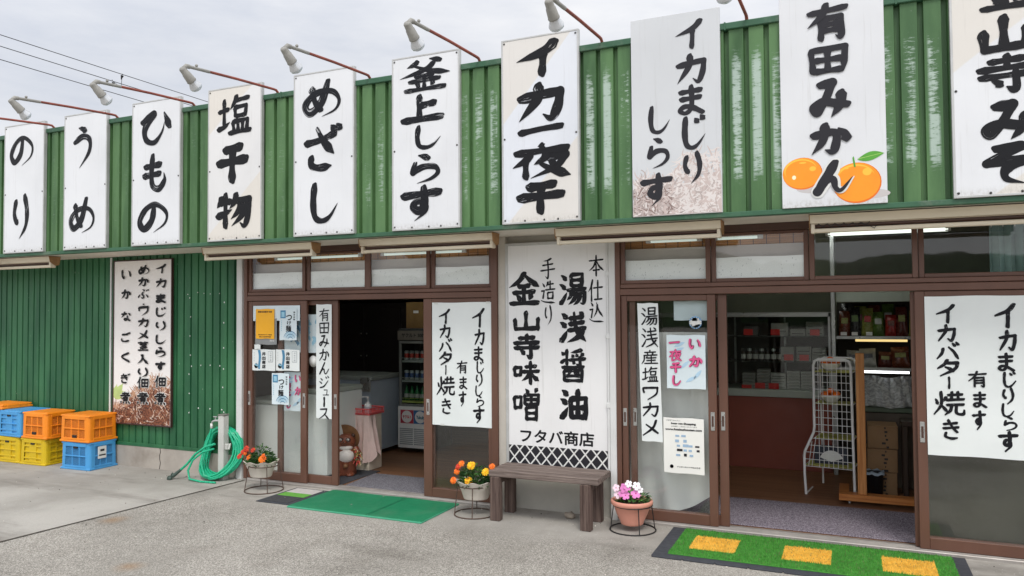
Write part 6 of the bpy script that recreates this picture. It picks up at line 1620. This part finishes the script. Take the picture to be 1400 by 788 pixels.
# drinks cooler
t = thing('drinks_cooler', 'glass-door drinks cooler with a dark header in the left shop', 'cooler', (-4.635, 1.72, .018))
p = MB(); p.bbox(-.22, -.198, .0, .5, .04, 1.44, .004); p.bbox(.198, .22, 0, .5, .04, 1.44, .004); p.bbox(-.22, .22, .46, .5, .04, 1.44, .003); p.bbox(-.22, .22, .0, .5, 1.42, 1.445, .004); p.bbox(-.22, .22, .02, .5, .04, .52, .004); p.build('cabinet', mat('dark_cooler', rgb(62, 64, 64), .5), t)
p = MB(); p.bbox(-.22, .22, -.02, .018, .06, .54, .005); p.build('lower_panel', m_white, t)
p = MB()
for x0, x1 in ((-.19, -.015), (.0, .18)):
    for k in range(9): p.bbox(x0, x1, -.026, -.018, .1+.022*k, .112+.022*k, .001)
p.build('grille', mat('grille_grey', rgb(150, 154, 154), .5), t)
p = MB(); p.box(-.18, .175, -.0225, -.02, .345, .5)
p.mi = 1; p.box(-.18, -.005, -.024, -.0224, .345, .5); p.mi = 2; p.box(-.003, .175, -.024, -.0224, .345, .5)
p.mi = 0
for cx_ in (-.093, .085): p.add([(cx_+.07*math.cos(6.283*i/28), -.0246, .4225+.07*math.sin(6.283*i/28)) for i in range(28)], [tuple(range(27, -1, -1))])
p.build('logo_plate', [m_white, mat('logo_red', rgb(176, 58, 70), .5), mat('logo_blue', rgb(54, 104, 152), .5)], t)
L = MB(); printed(L, 'ヤクルト', -.15, -.035, .402, .44, -.0252, .002); L.build('logo_lettering_red', mat('logo_text_red', rgb(190, 40, 50), .5), t)
L = MB(); printed(L, 'Yakult', -.035+.07, .135, .402, .44, -.0252, .002); L.build('logo_lettering_blue', mat('logo_text_blue', rgb(40, 110, 130), .5), t)
p = MB(); p.bbox(-.22, .22, -.025, .0, 1.31, 1.42, .004); p.build('header', mat('cooler_header', rgb(104, 98, 90), .5), t)
L = MB(); printed(L, 'ヤクルト 300V', -.16, .16, 1.345, 1.39, -.0258, .002); L.build('header_lettering', m_black, t)
f = MB(); frame_box(f, -.2, .2, .545, 1.3, -.02, .0, .03, .03, .025, .03); f.build('door_frame', mat('cooler_frame', rgb(110, 112, 108), .5), t)
p = MB(); p.box(-.185, .185, -.012, -.008, .565, 1.28); p.build('glass_pane', m_clear, t)
for z in (.6, .84, 1.07):
    p = MB()
    for k in range(6): p.tube([(-.195, .03+.07*k, z), (.195, .03+.07*k, z)], .003, 5)
    p.tube([(-.195, .02, z+.03), (.195, .02, z+.03)], .003, 5); p.bbox(-.195, .195, .016, .022, z-.02, z-.004, .001); p.build('shelf', mat('shelf_wire_'+str(z), rgb(196, 206, 110) if z < .7 else rgb(190, 194, 190), .4), t)
m_btl = mat('green_bottle', rgb(20, 112, 56), .15, .1, 6); m_can = [mat('can_'+n, c, .3, .05, 8, metal=.3) for n, c in (('red', rgb(196, 70, 60)), ('silver', rgb(186, 190, 194)), ('blue', rgb(72, 96, 150)))]
for r, (z, kind) in enumerate(((.625, 'bottle'), (.865, 'can'), (1.095, 'can'))):
    for i in range(5):
        x = -4.635-.15+.072*i
        if kind == 'bottle':
            b = thing('drink_bottle', 'green glass bottle on the lowest cooler shelf', 'bottle', (x, 1.79, z), 'green bottles in the cooler')
            p = MB(); p.lathe([(0, 0), (.03, 0), (.031, .08), (.026, .1), (.011, .14), (.011, .165), (0, .166)], (0, 0, 0), 14); p.build('glass', m_btl, b)
            p = MB(); p.lathe([(.0315, .03), (.0315, .075)], (0, 0, 0), 14); p.build('label', m_gbox, b)
        else:
            b = thing('drink_can', ('dark-banded' if r == 1 else 'red-banded') + ' can on the ' + ('middle' if r == 1 else 'top') + ' cooler shelf', 'can', (x, 1.79, z), ('cans on the middle cooler shelf' if r == 1 else 'cans on the top cooler shelf'))
            p = MB(); p.lathe([(0, 0), (.026, 0), (.028, .006), (.028, .1), (.022, .108), (0, .108)], (0, 0, 0), 14); p.build('can', m_can[1], b)
            p = MB(); p.lathe([(.0285, .02), (.0285, .075)], (0, 0, 0), 14); p.build('label', m_can[2 if r == 1 else 0], b)
t = thing('cardboard_box', 'tan cardboard box on top of the drinks cooler', 'box', (-4.6, 1.8, 1.463)); p = MB(); p.bbox(-.2, .22, 0, .4, 0, .31, .004); p.build('carton', mat('tan_cardboard', rgb(120, 92, 52), .85), t)
L = MB(); p = L; p.box(-.1, -.03, -.001, 0, .18, .21); p.build('label', m_white, t)
# dark cupboards and shelves at the back
t = thing('tall_cupboard', 'tall dark double-door cupboard at the back of the left shop', 'cupboard', (-5.9, 2.75, .018)); m_cup = mat('dark_cupboard', rgb(40, 34, 32), .5, .1, 3)
p = MB(); p.bbox(-.75, .75, .03, .6, 0, 1.76, .004); p.build('carcass', m_cup, t)
for a, b in ((-.74, -.16), (-.15, .42), (.43, .74)):
    p = MB(); p.bbox(a, b, .0, .03, .5, 1.7, .004); q = p.build('door', m_cup, t)
    p = MB(); p.ball((b-.04 if a < -.5 else a+.04, -.012, 1.35), .012); p.build('knob', m_metal, q); p = MB(); p.ball((b-.04 if a < -.5 else a+.04, -.012, 1.05), .012); p.build('knob', m_metal, q)
t = thing('wall_unit', 'long dark cabinet above the tall cupboard in the left shop', 'cabinet', (-5.9, 2.85, 1.79)); p = MB(); p.bbox(-.75, .85, 0, .4, .03, .5, .004); p.build('carcass', m_cup, t)
p = MB(); p.bbox(-.6, .5, -.01, 0, .1, .22, .002); p.build('grille', m_black, t)
t = thing('wall_shelf', 'brown shelf of tools between the cupboard and the cooler', 'shelf', (-4.98, 3.2, .9)); p = MB(); p.bbox(-.2, .5, 0, .3, 0, .03, .003); p.build('board', m_inwall, t)
p = MB(); p.bbox(-.15, .45, .2, .25, .05, .7, .003); p.build('panel', mat('brown_panel', rgb(96, 66, 44), .7), t)
p = MB(); p.tube([(.0, .1, .03), (.12, .15, .5)], .01, 6); p.build('handle', m_gbox2, t)
t = thing('entrance_carpet', 'mottled grey carpet inside the left entrance', 'carpet', (-3.95, .33, .018)); p = MB(); p.add([(-.43, -.28, 0), (.46, -.28, 0), (.2, .26, 0), (-.47, .26, 0), (-.43, -.28, .01), (.46, -.28, .01), (.2, .26, .01), (-.47, .26, .01)], [(3,2,1,0), (4,5,6,7), (0,1,5,4), (1,2,6,5), (2,3,7,6), (3,0,4,7)]); p.build('pile', speckle('grey_carpet', rgb(88, 86, 92), rgb(136, 134, 140)), t)
t = thing('entrance_carpet', 'dark rubber mat under the raccoon dog statue', 'carpet', (-4.62, .42, .018)); p = MB(); p.bbox(-.35, .18, -.36, .3, 0, .006, .002); p.build('pile', m_gedge, t)
